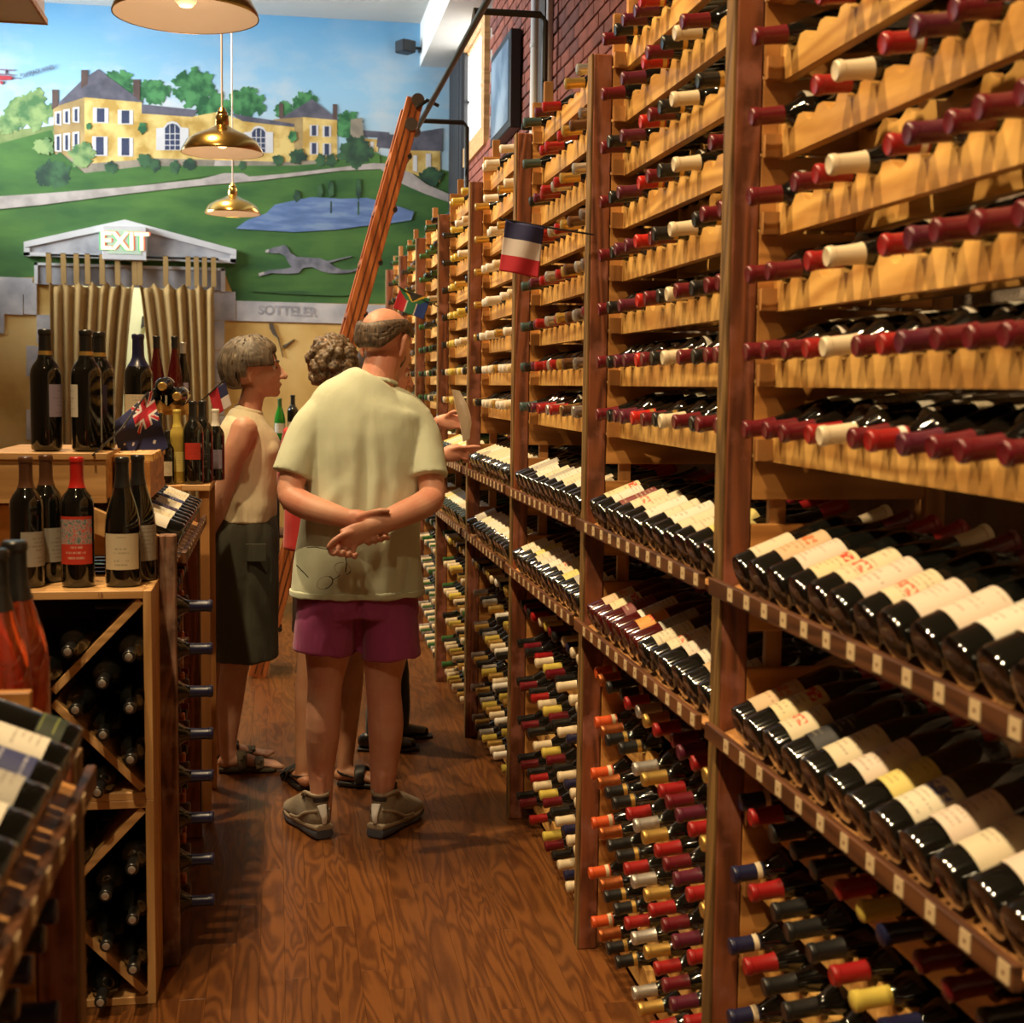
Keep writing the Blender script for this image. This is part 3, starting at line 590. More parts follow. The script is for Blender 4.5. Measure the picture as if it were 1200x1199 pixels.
# ------------------------------------------------------------------ bottles
PROF = {
 'claret': [(0,.004),(.026,.0),(.0355,.003),(.0375,.010),(.0375,.186),(.0362,.199),(.031,.211),(.0215,.224),(.0158,.237),(.0145,.252),(.0142,.288),(.0155,.289),(.0155,.296),(.013,.299),(0,.299)],
 'burgundy': [(0,.004),(.028,.0),(.0385,.003),(.0405,.010),(.0405,.135),(.039,.155),(.0345,.178),(.027,.203),(.020,.226),(.0158,.246),(.0145,.262),(.0142,.288),(.0155,.289),(.0155,.296),(.013,.299),(0,.299)],
}
PROF['flute'] = [(0,.004),(.026,.0),(.0345,.003),(.0365,.010),(.0365,.125),(.034,.155),(.0275,.195),(.020,.235),(.0155,.265),(.014,.285),(.0140,.325),(.0150,.326),(.0150,.333),(.012,.335),(0,.335)]
def rad_at(prof, z):
    for (r0,z0),(r1,z1) in zip(prof[2:], prof[3:]):
        if z0 <= z <= z1 and z1 > z0: return r0+(r1-r0)*(z-z0)/(z1-z0)
    return .0142
_mc = {}
def body_mesh(shape, glass, seg=22):
    k = ('b', shape, glass, seg)
    if k not in _mc:
        b = MB(); b.lathe(PROF[shape], seg=seg); _mc[k] = b.mesh('bottle_body', M[glass], True)
    return _mc[k]
def cap_mesh(shape, col, length=.058, band=None):
    k = ('c', shape, col, length, band)
    if k not in _mc:
        top = PROF[shape][-1][1]; b = MB(); pr = [(rad_at(PROF[shape], top-length)+.0008, top-length)]
        z = top-length+.006
        while z < top-.013: pr.append((max(rad_at(PROF[shape], z), .0142)+.0009, z)); z += .009
        pr += [(.0153,top-.012),(.0166,top-.0105),(.0166,top-.0035),(.0160,top-.0012),(.0135,top+.0008),(.011,top+.0002),(0,top+.0002)]
        b.lathe(pr, seg=18)
        mats = [M['cap_'+col]]
        if band:
            z0 = top-length+.004; b.lathe([(rad_at(PROF[shape], z0)+.0013, z0),(rad_at(PROF[shape], z0+.010)+.0014, z0+.010)], seg=18, mi=1); mats.append(M['cap_'+band])
        _mc[k] = b.mesh('capsule', mats, True)
    return _mc[k]
def label_mesh(shape, lab, z0, z1, half, centre=0.0):
    k = ('l', shape, lab, z0, z1, half, centre)
    if k not in _mc:
        r = max(rad_at(PROF[shape], z0), rad_at(PROF[shape], (z0+z1)/2))+.0007; n = 14; vs = []; fs = []; uv = []
        for j in (0,1):
            for i in range(n+1):
                a = centre-half+2*half*i/n; vs.append((r*cos(a), r*sin(a), z0 if j == 0 else z1)); uv.append((i/n, j))
        for i in range(n): fs.append((i, i+1, n+2+i, n+1+i))
        me = bpy.data.meshes.new('label'); me.from_pydata(vs, [], fs); me.materials.append(M[lab])
        ul = me.uv_layers.new(name='UVMap')
        for p in me.polygons:
            p.use_smooth = True
            for li in p.loop_indices: ul.data[li].uv = uv[me.loops[li].vertex_index]
        _mc[k] = me
    return _mc[k]
def bottle(loc, axis=(0,0,1), front=(0,-1,0), shape='claret', glass='glass', cap='black', band=None, lab='lab_cream', lz=(.045,.135), half=1.15, text_='', group=None, capl=.058, scale=1.0, backlab=None, necklab=None):
    o = bpy.data.objects.new('wine_bottle', body_mesh(shape, glass)); link(o)
    mt = frame(loc, axis, front)
    if scale != 1: mt = mt @ Matrix.Scale(scale, 4)
    o.matrix_world = mt
    tag(o, text_, 'bottle', group)
    if cap: inst('capsule', cap_mesh(shape, cap, capl, band), o)
    if lab: inst('label', label_mesh(shape, lab, lz[0], lz[1], half), o)
    if necklab: inst('neck_label', label_mesh(shape, necklab, .192, .206, .8), o)
    return o
ORD = ['first','second','third','fourth','fifth','sixth','seventh','eighth','ninth','tenth','eleventh','twelfth','thirteenth']

# mass of bottles past the limit: one object of kind stuff
MASS = MB(); MASS_M = ['glass','glassg','lab_cream','lab_white','lab_yellow'] + ['cap_'+k for k in CAPS]; MI = {k: i for i, k in enumerate(MASS_M)}
LOWP = [(0,0),(.034,.0),(.0375,.008),(.0375,.188),(.031,.211),(.0158,.237),(.0142,.245)]
CAPP = [(.0152,.240),(.0152,.284),(.0166,.286),(.0166,.297),(.012,.300),(0,.300)]
def mass_bottle(loc, axis, front, cap='black', glass='glass', lab=None):
    Mx = frame(loc, axis, front); MASS.lathe(LOWP, Mx, 10, MI[glass]); MASS.lathe(CAPP, Mx, 10, MI['cap_'+cap])
    if lab: MASS.lathe([(.0382,.04),(.0382,.13)], Mx, 8, MI[lab], -1.1, 1.1)

# ------------------------------------------------------------------ racks
PITCH, ROW, SP = .0895, .1375, 1.166
RAILM = {}
def scallop_poly(n, off, length, r, depth_, base, amp=.012):
    """profile along y from 0 to -length; notches of radius r at -off-i*PITCH"""
    pts = []; N_ = int(length/.0075)
    for i in range(N_+1):
        y = length*i/N_; q = ((y-off)/PITCH); c = abs(q-round(q))*PITCH; inr = -0.5 < q < n-.5
        h = amp if (not inr or c > r) else amp - depth_*sqrt(max(0, 1-(c/r)**2))
        pts.append((y, h))
    return pts
def rail_mesh(kind, length):
    k = (kind, round(length,3))
    if k not in RAILM:
        b = MB()
        if kind == 'front': pts = scallop_poly(12, .065, length, .027, .018, 0, .018); bot = -.045; th = .022
        else: pts = scallop_poly(12, .065, length, .036, .014, 0, .014); bot = -.035; th = .022
        poly = [(y, h) for y, h in pts] + [(length, bot), (0, bot)]
        b.prism(poly, lambda u, v, s: (th*s, -u, v)); RAILM[k] = b.mesh('rail', M['rail'])
    return RAILM[k]
def bm_box(dims, mat, bev=.0015):
    k = ('box',)+tuple(round(d,4) for d in dims)+(mat,)
    if k not in RAILM: b = MB(); b.box(*dims); RAILM[k] = b.mesh('board', M[mat], bevel=bev)
    return RAILM[k]
UP_Z = [1.478+ROW*k for k in range(8)]; LOW_Z = [.79-ROW*k for k in range(6)]; D1, D2_ = 1.187, .914
AX = radians(22)
def rack_bay(x0, sg, yfar, length, label, up, low, disp=(D1, D2_), post_h=2.418, stile_h=2.60, panels=True, last=False, name='wine_rack', group='wine rack bays along the right wall', depth=.44, tags=12):
    """yfar: far post's near face; bay runs toward the camera over `length`"""
    t = empty(name, (x0, yfar, 0), label, 'rack', group)
    X = lambda d: sg*d
    def bx(nm, d0, d1, y0, y1, z0, z1, mat, bev=.0015):
        a, c = sorted((X(d0), X(d1))); return inst(nm, bm_box((a,c,y0,y1,z0,z1), mat, bev), t)
    bx('post', .004, .054, 0, .05, 0, post_h, 'post', .003); bx('post_face', -.002, .004, .002, .048, .0, post_h, 'postedge', .001)
    bx('rear_post', depth-.04, depth, 0, .05, 0, stile_h, 'plankz')
    bx('stile', .098, .130, .021, .040, 0, stile_h, 'plankz')
    if panels:
        z0s = [z-.048 for z in up[:]]
        for z in z0s: bx('plank', .056, depth-.04, .002, .020, z+.0, z+.131, 'plank')
        for z in [q-.048 for q in low]: bx('plank', .056, depth-.04, .002, .020, max(.01,z), z+(ROW if sg > 0 else .115)-.007, 'plank')
        if disp:
            for dz in disp:
                bx('plank', .056, depth-.04, .002, .020, dz-.09, dz+.004, 'plank'); bx('plank', .056, depth-.04, .002, .020, dz+.05, dz+.112, 'plank')
            if up: bx('plank', .056, depth-.04, .002, .020, disp[0]+.158, disp[0]+.236, 'plank')
    L_ = length-.052
    for z in up+low:
        mf = rail_mesh('front', L_); o = inst('rail', mf, t, (X(.085) if sg > 0 else X(.107), -.001, z-.0165-.0-.0))
        mr_ = rail_mesh('rear', L_); inst('rail', mr_, t, (X(.24) if sg > 0 else X(.262), -.001, z-.0385+(.024 if sg > 0 else 0)))
        bx('rail_cleat', .055, .085, -.022, -.002, z-.060, z-.020, 'plankz', 0)
    for dz in disp:
        bx('display_lip', -.026, -.013, (-length+.056 if sg > 0 else -length-.01), -.001, dz-.017, dz+.014, 'lip')
        b = MB(); c, s_ = cos(AX), sin(AX)
        p0 = Vector((X(.002), 0, dz+.034-.041/c*1.0-.001)); dirv = Vector((sg*c, 0, s_))
        cx = p0 + dirv*.155; b.obox((cx.x, -(length-.05)/2, cx.z-.008), dirv*.155, (0,length/2-.028,0), Vector((-sg*s_,0,c))*.007)
        b.build('display_board', M['plankz'], t)
        for i in range(tags):
            yy = -.13-.0875*i
            if -yy > length-.02: break
            b_ = ('tagm', sg)
            if b_ not in RAILM:
                q = MB(); a, c_ = sorted((X(-.0275), X(-.0262))); q.box(a, c_, -.0125, .0125, -.0115, .0115, 0); a, c_ = sorted((X(-.0279), X(-.0274))); q.box(a, c_, -.0025, .0035, -.003, .002, 1); RAILM[b_] = q.mesh('price_tag', [M['tag'], M['tagink']])
            inst('price_tag', RAILM[b_], t, (0, yy, dz))
    return t

X0 = .8135
POSTS = [2.454+SP*(i-1) for i in range(0, 10)]
BAYN = ['front bay','second bay','third bay','fourth bay','fifth bay','sixth bay','seventh bay','eighth bay']
BAYL = ['nearest rack bay at right with maroon-capped bottles and two slanted displays','second rack bay from the camera, with cream and red capped bottles','third rack bay, beside the French flag, with red and silver capsules','fourth rack bay, mostly white and gold capsules',
        'fifth rack bay, yellow capsules, behind the pointing hand','sixth rack bay, partly behind the man in the green shirt','seventh rack bay, by the South African flag','farthest rack bay next to the mural']
for i in range(8):
    y = POSTS[i+1]; rack_bay(X0, 1, y, SP, BAYL[i], UP_Z, LOW_Z)
    # screw heads on the first post
t = None
# closing post beyond the last bay and the near one outside the frame are the neighbours' posts
UPC = [
 ['maroon','maroon','maroon','red','cream','maroon','red','purple','maroon','maroon','maroon','maroon'],
 ['maroon','black','purple','purple','scarlet','maroon','black','cream','maroon','black','maroon','maroon'],
 ['teal','black','purple','red','red','silver','red','gold','brown','silver','grey','maroon'],
 ['gold','black','white','white','white','cream','gold','white','white','cream','gold','white'],
 ['black','cream','gold','yellow','yellow','gold','white','yellow','cream','black','gold','yellow'],
 ['green','black','black','green','black','cream','green','black','black','gold','green','black'],
 ['black','grey','black','green','black','black','grey','green','black','black','silver','black'],
 ['black','red','black','green','black','black','grey','green','black','black','silver','black']]
FULL = set(range(12))
UPF = [
 [FULL, FULL, FULL-{2,5}, {0,2,3,4,6,7,8,9,10}, {0,3,4,6,7,8,9}, {0,3,4,6,8,9,10}, {0,3,4,6,7,8,10}, {0,4,6,7,9}],
 [FULL, FULL, FULL-{3}, FULL-{8}, {0,1,2,4,5,6,7,10,11}, {1,2,4,5,6,7,9,0}, {0,2,4,5,6,7,8}, {0,1,2,3,4,7,9}],
 [FULL, FULL, FULL, FULL, FULL-{9}, {1,2,3,4,5,6,7,9}, {0,3,4,6,7,8,10}, {0,2,3,7,9}],
 [FULL-{10}, FULL-{10}, {0,1,2,3,4,6,8}, {0,2,3,4,7,9}, {0,2,3,5,9}, {0,3,4,6}, {0,3,6,8}, {2,3,7}]]
LOWC = [
 ['navy','red','black','black','black','red','yellow','navy','maroon','maroon','black','navy'],
 ['orange','copper','black','black','red','silver','gold','red','maroon','purple','red','gold'],
 ['black','maroon','black','red','cream','yellow','maroon','black','cream','navy','cream','cream'],
 ['grey','gold','black','silver','yellow','gold','cream','white','black','yellow','gold','cream'],
 ['green','black','cream','cream','yellow','gold','cream','black','gold','cream','green','cream'],
 ['silver','cream','green','grey','cream','teal','cream','green','silver','cream','black','cream'],
 ['black','cream','green','grey','cream','teal','cream','green','silver','cream','black','cream'],
 ['black','cream','green','grey','cream','teal','cream','green','silver','cream','black','cream']]
rr = random.Random(9)
CN = {'maroon':'maroon-capped','red':'red-capped','cream':'cream-capped','black':'black-capped','scarlet':'bright red-capped','purple':'dark plum-capped','teal':'dark teal-capped','silver':'silver-capped','gold':'gold-capped','brown':'brown-capped','grey':'grey-capped','white':'white-capped','navy':'navy-capped','orange':'orange-capped','copper':'copper-capped','yellow':'yellow-capped','green':'green-capped'}
nsolo = 0
def neck_out(i, sec, row, slot, z, col, solo):
    global nsolo
    y = POSTS[i+1]-.065-PITCH*slot; jit = rr.uniform(-.008,.010)
    if sec == 'up' and slot in (0,): jit = -.004
    loc = (X0+.313+jit, y, z+.036); ax = (-1, rr.uniform(-.012,.012), -.122+rr.uniform(-.004,.004)); fr = (0,rr.uniform(-.5,.5),1)
    if solo:
        nsolo += 1
        shp = 'burgundy' if rr.random() < .35 else 'claret'
        where = 'above the displays' if sec == 'up' else 'below the displays'
        t_ = f"{CN[col]} bottle, {ORD[slot]} from the left, {ORD[row]} row {where}, {BAYN[i]}"
        bd = None
        if i == 0 and sec == 'up' and slot == 6: bd = 'white'
        if i == 1 and sec == 'up' and slot == 4: bd = 'gold'
        if i == 1 and sec == 'low' and slot == 0: bd = 'cream'
        if col == 'black' and rr.random() < .5: bd = 'gold' if i else None
        if i == 0 and sec == 'low' and slot == 0: bd = 'cream'
        bottle(loc, ax, fr, shp, 'glass', col, bd, rr.choice(['lab_cream','lab_white','lab_cream']), (.05,.14), 1.1, t_, f"{'upper' if sec=='up' else 'lower'} rows of necks-out bottles in the {BAYN[i]}", necklab=('lab_white' if rr.random() < .3 else None))
    else:
        mass_bottle(loc, ax, fr, col, 'glassg' if i > 3 and rr.random() < .4 else 'glass')
for i in range(8):
    fl = UPF[min(i,3)]
    for k, z in enumerate(UP_Z):
        for s_ in range(12):
            if s_ not in fl[k]: continue
            if i == 0:
                if k == 7 : continue
                solo = k <= 6 and s_ <= 11-(k > 3)
                if not solo: continue
            elif i == 1: solo = True
            elif i == 2: solo = k == 0 and s_ <= 9
            else: solo = False
            neck_out(i, 'up', k, s_, z, UPC[i][s_], solo)
    for k, z in enumerate(LOW_Z):
        for s_ in range(12):
            if i > 0 and rr.random() < .06: continue
            col = LOWC[i][s_]
            if i == 1 and k == 5 and s_ in (4,9): continue
            solo = (i == 0 and k <= 3 and s_ <= {0:2,1:5,2:9,3:10}[k]) or (i == 1 and s_ <= 11)
            neck_out(i, 'low', k, s_, z, col, solo)
# reclined display bottles
DLAB = {
 (0,0): ['lab_cream','lab_tan','lab_pink','lab_seal','lab_redtext','lab_pink','lab_redtext','lab_pink','lab_pink','lab_white','lab_pink','lab_white'],
 (0,1): ['lab_tan','lab_seal','lab_redtext','lab_black','lab_cream','lab_pink','lab_yellow','lab_blue','lab_pink','lab_cream','lab_pink','lab_white'],
 (1,0): ['lab_seal','lab_white','lab_wine','lab_redtext','lab_cream','lab_white','lab_cream','lab_white','lab_cream','lab_cream','lab_yellow','lab_yellow'],
 (1,1): ['lab_tan','lab_seal','lab_wine','lab_white','lab_orange','lab_grey','lab_cream','lab_redtext','lab_pink','lab_white','lab_tan','lab_cream'],
 (2,0): ['lab_white','lab_grey','lab_pink','lab_white','lab_cream','lab_grey','lab_white','lab_cream','lab_cream','lab_white','lab_cream','lab_cream'],
 (2,1): ['lab_cream','lab_cream','lab_yellow','lab_cream','lab_pink','lab_white','lab_redtext','lab_cream','lab_yellow','lab_grey','lab_cream','lab_cream']}
LN = {'lab_cream':'cream label','lab_tan':'tan pictorial label','lab_pink':'pale blush label','lab_seal':'yellow label with red seal','lab_redtext':'cream label with red lettering','lab_white':'white label','lab_black':'black label','lab_yellow':'yellow label','lab_blue':'cream label with blue stamp','lab_wine':'dark red label','lab_orange':'orange label','lab_grey':'grey label'}
DZ_OFF = {(1,1):[.0,.0,.02,.03,.0,.03,.0,.0,.01,.01,.01,.0]}
c22, s22 = cos(AX), sin(AX)
for i in range(8):
    for lv, dz in enumerate((D1, D2_)):
        for s_ in range(12):
            y = POSTS[i+1]-.13-.0875*s_+.002; dy = rr.uniform(-.02,.02)
            loc = (X0-.0095+rr.uniform(0,.006), y, dz+.034); ax = (c22, dy, s22); fr = (-s22, rr.uniform(-.25,.12), c22)
            if i < 3:
                lab = DLAB[(i,lv)][s_]; shp = 'burgundy' if (i, lv) in ((0,0),(0,1)) and s_ % 3 else ('claret' if rr.random() < .6 else 'burgundy')
                z0 = .032+rr.uniform(0,.022)+(DZ_OFF.get((i,lv),[0]*12)[s_]); z1 = z0+rr.uniform(.075,.098)
                t_ = f"reclined bottle with {LN[lab]}, {ORD[s_]} from left, {'upper' if lv == 0 else 'lower'} display, {BAYN[i]}"
                cp = rr.choice(['maroon','red','black','red','cream','maroon']) if i == 0 else rr.choice(['black','black','maroon','red'])
                bottle(loc, ax, fr, shp, 'glassr' if (i, lv) == (1,1) and s_ < 6 else 'glass', cp, None, lab, (round(z0,3), round(z1,3)), 1.2, t_, f"reclined display bottles in the {BAYN[i]}")
                nsolo += 1
                if rr.random() < .3: 
                    o_ = inst('neck_label', label_mesh(shp, 'lab_cream', .192, .215, .5), S.objects[-1] if 0 else bpy.data.objects[0]) if 0 else None
            else:
                if rr.random() < .1: continue
                mass_bottle(loc, ax, fr, rr.choice(['black','maroon','gold']), 'glassg' if i > 3 else 'glass', rr.choice(['lab_cream','lab_white','lab_cream','lab_yellow']))
print('solo rack bottles', nsolo)
for (y, z) in [(2.475, 1.06)]:
    pass

# ------------------------------------------------------------------ left near gondola (A) and far gondola (B)
XA = -.262
rackA = rack_bay(XA, -1, 1.845, 1.30, 'nearest left rack with a slanted display, cut by the left edge', [], [.88,.745,.61,.47,.33,.2], disp=(1.035,), post_h=1.06, stile_h=1.05, name='wine_rack', group=None, depth=.42)
b = MB(); c, s_ = cos(AX+.08), sin(AX+.08)
b.obox((-.17, .026, 1.150), (.17*c,0,-.17*s_), (0,.011,0), (.022*s_,0,.022*c)); b.build('side_board', M['crate'], rackA, bevel=.002)
ALAB = ['lab_dkgreen','lab_white','lab_navy','lab_grey','lab_white','lab_tan','lab_cream','lab_white','lab_navy','lab_cream','lab_white','lab_cream']
for s_ in range(12):
    y = 1.845-.075-.0875*s_
    bottle((XA+.008, y, 1.035+.043), (-cos(AX), 0, sin(AX)), (sin(AX), -.15, cos(AX)), 'burgundy' if s_ in (0,3) else 'claret', 'glass', 'black', None, ALAB[s_], (.03 if s_ else .022, .115 if s_ else .055), 1.15,
           f"reclined bottle, {'green-lettered' if s_ == 0 else LN.get(ALAB[s_], 'navy label').replace(' label','')} label, {ORD[s_]} from far end, near left display", 'reclined bottles on the near left display')
for k, z in enumerate([.88,.745,.61,.47,.33,.2]):
    for s_ in range(6):
        if k in (0,1) and s_ < 4:
            bottle((XA-.315, 1.845-.07-PITCH*s_, z), (1,0,.0), (0,0,1), 'claret', 'glass', 'navy' if s_ % 2 == 0 else 'black', None, None, text_=f"dark neck-out bottle, {ORD[s_]} from far end, {ORD[k]} row under near left display", group='necks-out bottles in the near left rack')
# rosé bottles
b = MB(); shelf = empty('bottle_stand', (-.56, 2.08, 0), 'low wooden stand behind the near left display carrying rosé bottles', 'stand')
b.box(-.22,.20,-.14,.14,.955,.98); b.build('top_board', M['crate'], shelf, bevel=.002)
for sx in (-.2,.16):
    for sy in (-.12,.09): b = MB(); b.box(sx,sx+.03,sy,sy+.03,0,.955); b.build('leg', M['plankz'], shelf)
for (x_, y_, l_) in [(-.385,1.985,'rosé bottle with black capsule, cut by the left edge, nearer the camera'),(-.377,2.085,'rosé bottle with black capsule standing behind the other rosé bottle')]:
    bottle((x_, y_, .98), shape='burgundy', glass='glassrose', cap='black', lab=None, text_=l_, group='rosé bottles', capl=.075, scale=1.13)

XB = -.262
rackB = rack_bay(XB, -1, 4.72, 1.03, 'far left rack with slanted display beside the crates', [], [.96-.115*k for k in range(8)], disp=(1.095,), post_h=1.13, stile_h=1.12, group=None, depth=.42, tags=10)
# near end post of rack B, rough reclaimed timber with notched strips
b = MB(); b.box(-.045,.0,0,.05,0,1.155); ep = b.build('end_post', M['rough'], rackB, bevel=.003); ep.location = (0,-1.06,0)
b = MB()
b.box(-.074,-.048,0,.03,0,1.14); q_ = b.build('notched_strip', M['post'], rackB); q_.location = (0,-1.06,0)
for k in range(9):
    b = MB(); b.box(-.092,-.049,-.012,.0,.07+.12*k,.13+.12*k); q_ = b.build('rail_end', M['post'], rackB, bevel=.002); q_.location = (0,-1.062,0)
b = MB(); b.obox((-.14,.0,1.165), (.13*cos(.42),0,-.13*sin(.42)), (0,.012,0), (.030*sin(.42),0,.030*cos(.42))); q_ = b.build('side_board', M['crate'], rackB, bevel=.002); q_.location = (0,-1.045,0)
BL = ['lab_white','lab_cream','lab_white','lab_purple','lab_white','lab_cream','lab_navy','lab_white','lab_cream','lab_white']
for s_ in range(10):
    y = 4.72-1.03+.075+.0895*s_
    bottle((XB+.008, y, 1.095+.043), (-cos(AX), 0, sin(AX)), (sin(AX), -.15, cos(AX)), 'claret', 'glass', 'black', None, BL[s_], (.045, .115), 1.1, f"reclined dark bottle, {ORD[s_]} from the near end, display above the far left rack", 'reclined bottles on the far left display')
BC = ['navy','gold','maroon','copper','black','brown','navy','gold']
for k in range(8):
    for s_ in range(10):
        z = .96-.115*k; y = 4.72-1.03+.03+.0895*s_; col = ['navy','brown','copper','black','maroon'][(s_+k*0) % 5] if s_ else 'navy'
        loc = (XB-.315+(.105 if s_ == 0 else (.055-.018*s_ if s_ < 4 else -.01)), y, z - (.0)); 
        if s_ < 3: bottle(loc, (1,0,0), (0,0,1), 'claret', 'glass', col, None, None, text_=f"{CN.get(col,'dark-capped')} bottle end, {ORD[s_]} from near end, {ORD[k]} row, far left rack", group='necks-out bottles in the far left rack')
        else: mass_bottle(loc, (1,0,0), (0,0,1), col)

# ------------------------------------------------------------------ end-cap crates with crossed dividers
def crate(z0, label, name='bin_crate'):
    w, h, dp, th = .50, .522, .30, .020
    t = empty(name, (-.555, 3.44, z0), label, 'crate', 'stacked bottle bins at the end of the far left rack')
    hw = w/2
    b = MB(); b.box(-hw, -hw+th, 0, dp, 0, h); b.build('side', M['cratez'], t, bevel=.0015)
    b = MB(); b.box(hw-th, hw, 0, dp, 0, h); b.build('side', M['cratez'], t, bevel=.0015)
    b = MB(); b.box(-hw+th, hw-th, 0, dp, 0, th); b.build('bottom', M['crate'], t, bevel=.0015)
    b = MB(); b.box(-hw+th, hw-th, 0, dp, h-th, h); b.build('top', M['crate'], t, bevel=.0015)
    b = MB(); b.box(-hw+th, hw-th, dp-.008, dp, th, h-th); b.build('back', plain('bin_back', (.05,.025,.012), .8) if 'binb' not in M else M['binb'], t)
    iw, ih = hw-th, h/2-th
    for sx in (1,-1):
        for sz in (1,-1):
            a = Vector((sx*.014, 0, h/2+sz*.014)); e = Vector((sx*(iw-.006), 0, h/2+sz*(ih-.006))); dv = (e-a)/2; n_ = Vector((-dv.z,0,dv.x)).normalized()
            b = MB(); b.obox((a+e)/2+Vector((0,dp/2,0)), dv, (0,dp/2-.008,0), n_*.0095); b.build('divider', M['crate'], t, bevel=.001)
    return t
lower_crate = crate(0, 'lower pine bin crate with crossed dividers, standing on the floor'); upper_crate = crate(.522, 'upper pine bin crate with crossed dividers, stacked on the other')
def bin_bottles(z0, nm):
    cx, cz = -.555, z0+.261; n_ = 0
    # right, left, bottom and top quarters of the cross
    R_ = .0405; st = .0885
    for q, (ax, az) in enumerate([((1,1),(1,-1)), ((-1,1),(-1,-1)), ((1,-1),(-1,-1)), ((1,1),(-1,1))]):
        a = Vector((ax[0], ax[1])).normalized(); c = Vector((az[0], az[1])).normalized(); m_ = (a+c).normalized()
        o_ = m_*(.0105+R_+.004)*sqrt(2)
        for i in range(4):
            for j in range(4):
                p = o_ + a*st*i + c*st*j
                if abs(p.x) > .208 or abs(p.y) > .212: continue
                if q == 3 and i+j > 1 or q == 1: continue
                if q == 2 and i+j > 2: continue
                n_ += 1
                qn = ['right','left','lower','upper'][q]
                bottle((cx+p.x, 3.44+.20, cz+p.y-.012), (0,-1,0), (0,0,1), 'claret', 'glass', 'black', None, None, text_=f"dark bottle in {qn} quarter of the {nm} bin crate, place {ORD[i]} across, {ORD[j]} deep" , group=f'bottles in the {nm} bin crate', scale=.93)
                rg = MB(); rg.lathe([(0,.3005),(.0085,.3005),(.010,.2995)], seg=14);  # silver disc paints in the bright highlight on the capsule end
                k_ = ('foil',)
                if k_ not in _mc: _mc[k_] = rg.mesh('cap_glint', M['cap_silver'] if n_ else M['cap_silver'], True)
                inst('cap_glint', _mc[k_], bpy.context.scene.collection.objects[-1] if 0 else LAST[0])
LAST = [None]
_b = bottle
def bottle(*a, **k):
    o = _b(*a, **k); LAST[0] = o; return o
bin_bottles(0, 'lower'); bin_bottles(.522, 'upper')
# bottles standing on the crates
SB = [((-.608,3.53),'claret','brown','lab_grey','dark bottle with brown capsule standing left of the red-label bottle',(.05,.13),-.9),
      ((-.575,3.62),'claret','brown','lab_grey','dark bottle half hidden behind the leftmost bottle on the crate',(.05,.13),-1.0),
      ((-.488,3.53),'claret','scarlet','lab_redpic','bottle with bright red capsule and red picture label on the crate',(.055,.165),0),
      ((-.380,3.53),'burgundy','black','lab_cream','burgundy-shaped bottle with black capsule and large cream label on the crate',(.042,.125),0),
      ((-.352,3.63),'burgundy','black','lab_grey','dark bottle partly hidden behind the large cream label bottle',(.05,.135),-.6)]
for (xy, sh, cp, lb, tx, lz, rz) in SB:
    bottle((xy[0], xy[1], 1.044), front=(-sin(rz), -cos(rz), 0), shape=sh, cap=cp, lab=lb, lz=lz, half=1.1, text_=tx, group='bottles standing on the bin crates', scale=1.07, capl=.07)
b = MB(); b.box(-.022,.022,-.001,.0,-.004,.004); 
for px in (-.12,.05):
    q_ = text('crate_stamp', '10 15' if px < 0 else '15', .014, M['tagink'], Matrix.Translation((px+.08, -.0012, .513)) @ Matrix.Rotation(pi/2,4,'X'), upper_crate, .0003)

# plinth behind the crates with box and bottles
pl = empty('display_plinth', (-.62, 3.80, 0), 'brown plank plinth behind the crates, under the box of standing bottles', 'plinth')
for (z0, z1) in [(.0,.30),(.31,.62),(.63,.95),(1.09,1.225)]:
    b = MB(); b.box(-.30,.255,-.02,.0,z0,z1); b.build('plank', M['lip'] if z1 < 1 else M['plank'], pl, bevel=.002)
b = MB(); b.box(-.30,.255,0,.85,1.20,1.232); b.build('top_board', M['plank'], pl, bevel=.002)
for sx in (-.3,.225): b = MB(); b.box(sx,sx+.03,.0,.84,0,1.2); b.build('side', M['lip'], pl)
bx_ = empty('pine_box', (-.575, 3.80, 1.235), 'shallow light pine box under the row of tall dark bottles', 'box')
b = MB(); b.box(-.16,.135,-.085,.40,.0,.012); b.build('bottom', M['crate'], bx_); b = MB(); b.box(-.16,.135,-.085,-.070,.012,.112); b.build('front', M['crate'], bx_, bevel=.001)
b = MB(); b.box(.12,.135,-.070,.40,.012,.112); b.build('side', M['crate'], bx_); b = MB(); b.box(-.16,-.145,-.070,.40,.012,.112); b.build('side', M['crate'], bx_)
b = MB(); b.box(-.165,.14,-.09,.40,.112,.130); b.build('lid', M['crate'], bx_, bevel=.0015)
UB = [((-.600,3.80),'black','lab_mauve','tall black-capped bottle at the left end of the pine box, half-turned label',-1.15,1.06,'gold'),
      ((-.505,3.99),'black','lab_grey','smaller dark bottle standing behind, between the two front bottles on the pine box',.9,1.03,'gold'),
      ((-.497,3.80),'black','lab_white','tall dark bottle at the front of the pine box with label at its left edge',1.25,1.06,'gold'),
      ((-.478,3.925),'black','lab_purple','black-capped bottle tucked behind the right front bottle on the pine box',.2,1.06,'gold')]
for (xy, cp, lb, tx, rz, sc, bd) in UB:
    bottle((xy[0], xy[1], 1.366), front=(-sin(rz), -cos(rz), 0), cap=cp, band=bd, lab=lb, lz=(.085,.165), half=.8, text_=tx, group='bottles standing on the pine box', scale=sc, capl=.066)
tr_ = empty('slatted_tray', (-.41, 4.02, 1.235), 'small slatted wooden tray rack right of the pine box', 'tray')
b = MB(); b.box(-.02,.07,-.17,.28,.0,.10); b.build('side_panel', M['plank'], tr_, bevel=.001)
for k in range(7): b = MB(); b.box(-.028,.078,-.168+k*.062,-.138+k*.062,.10,.122); b.build('slat', M['rail'], tr_, bevel=.002)
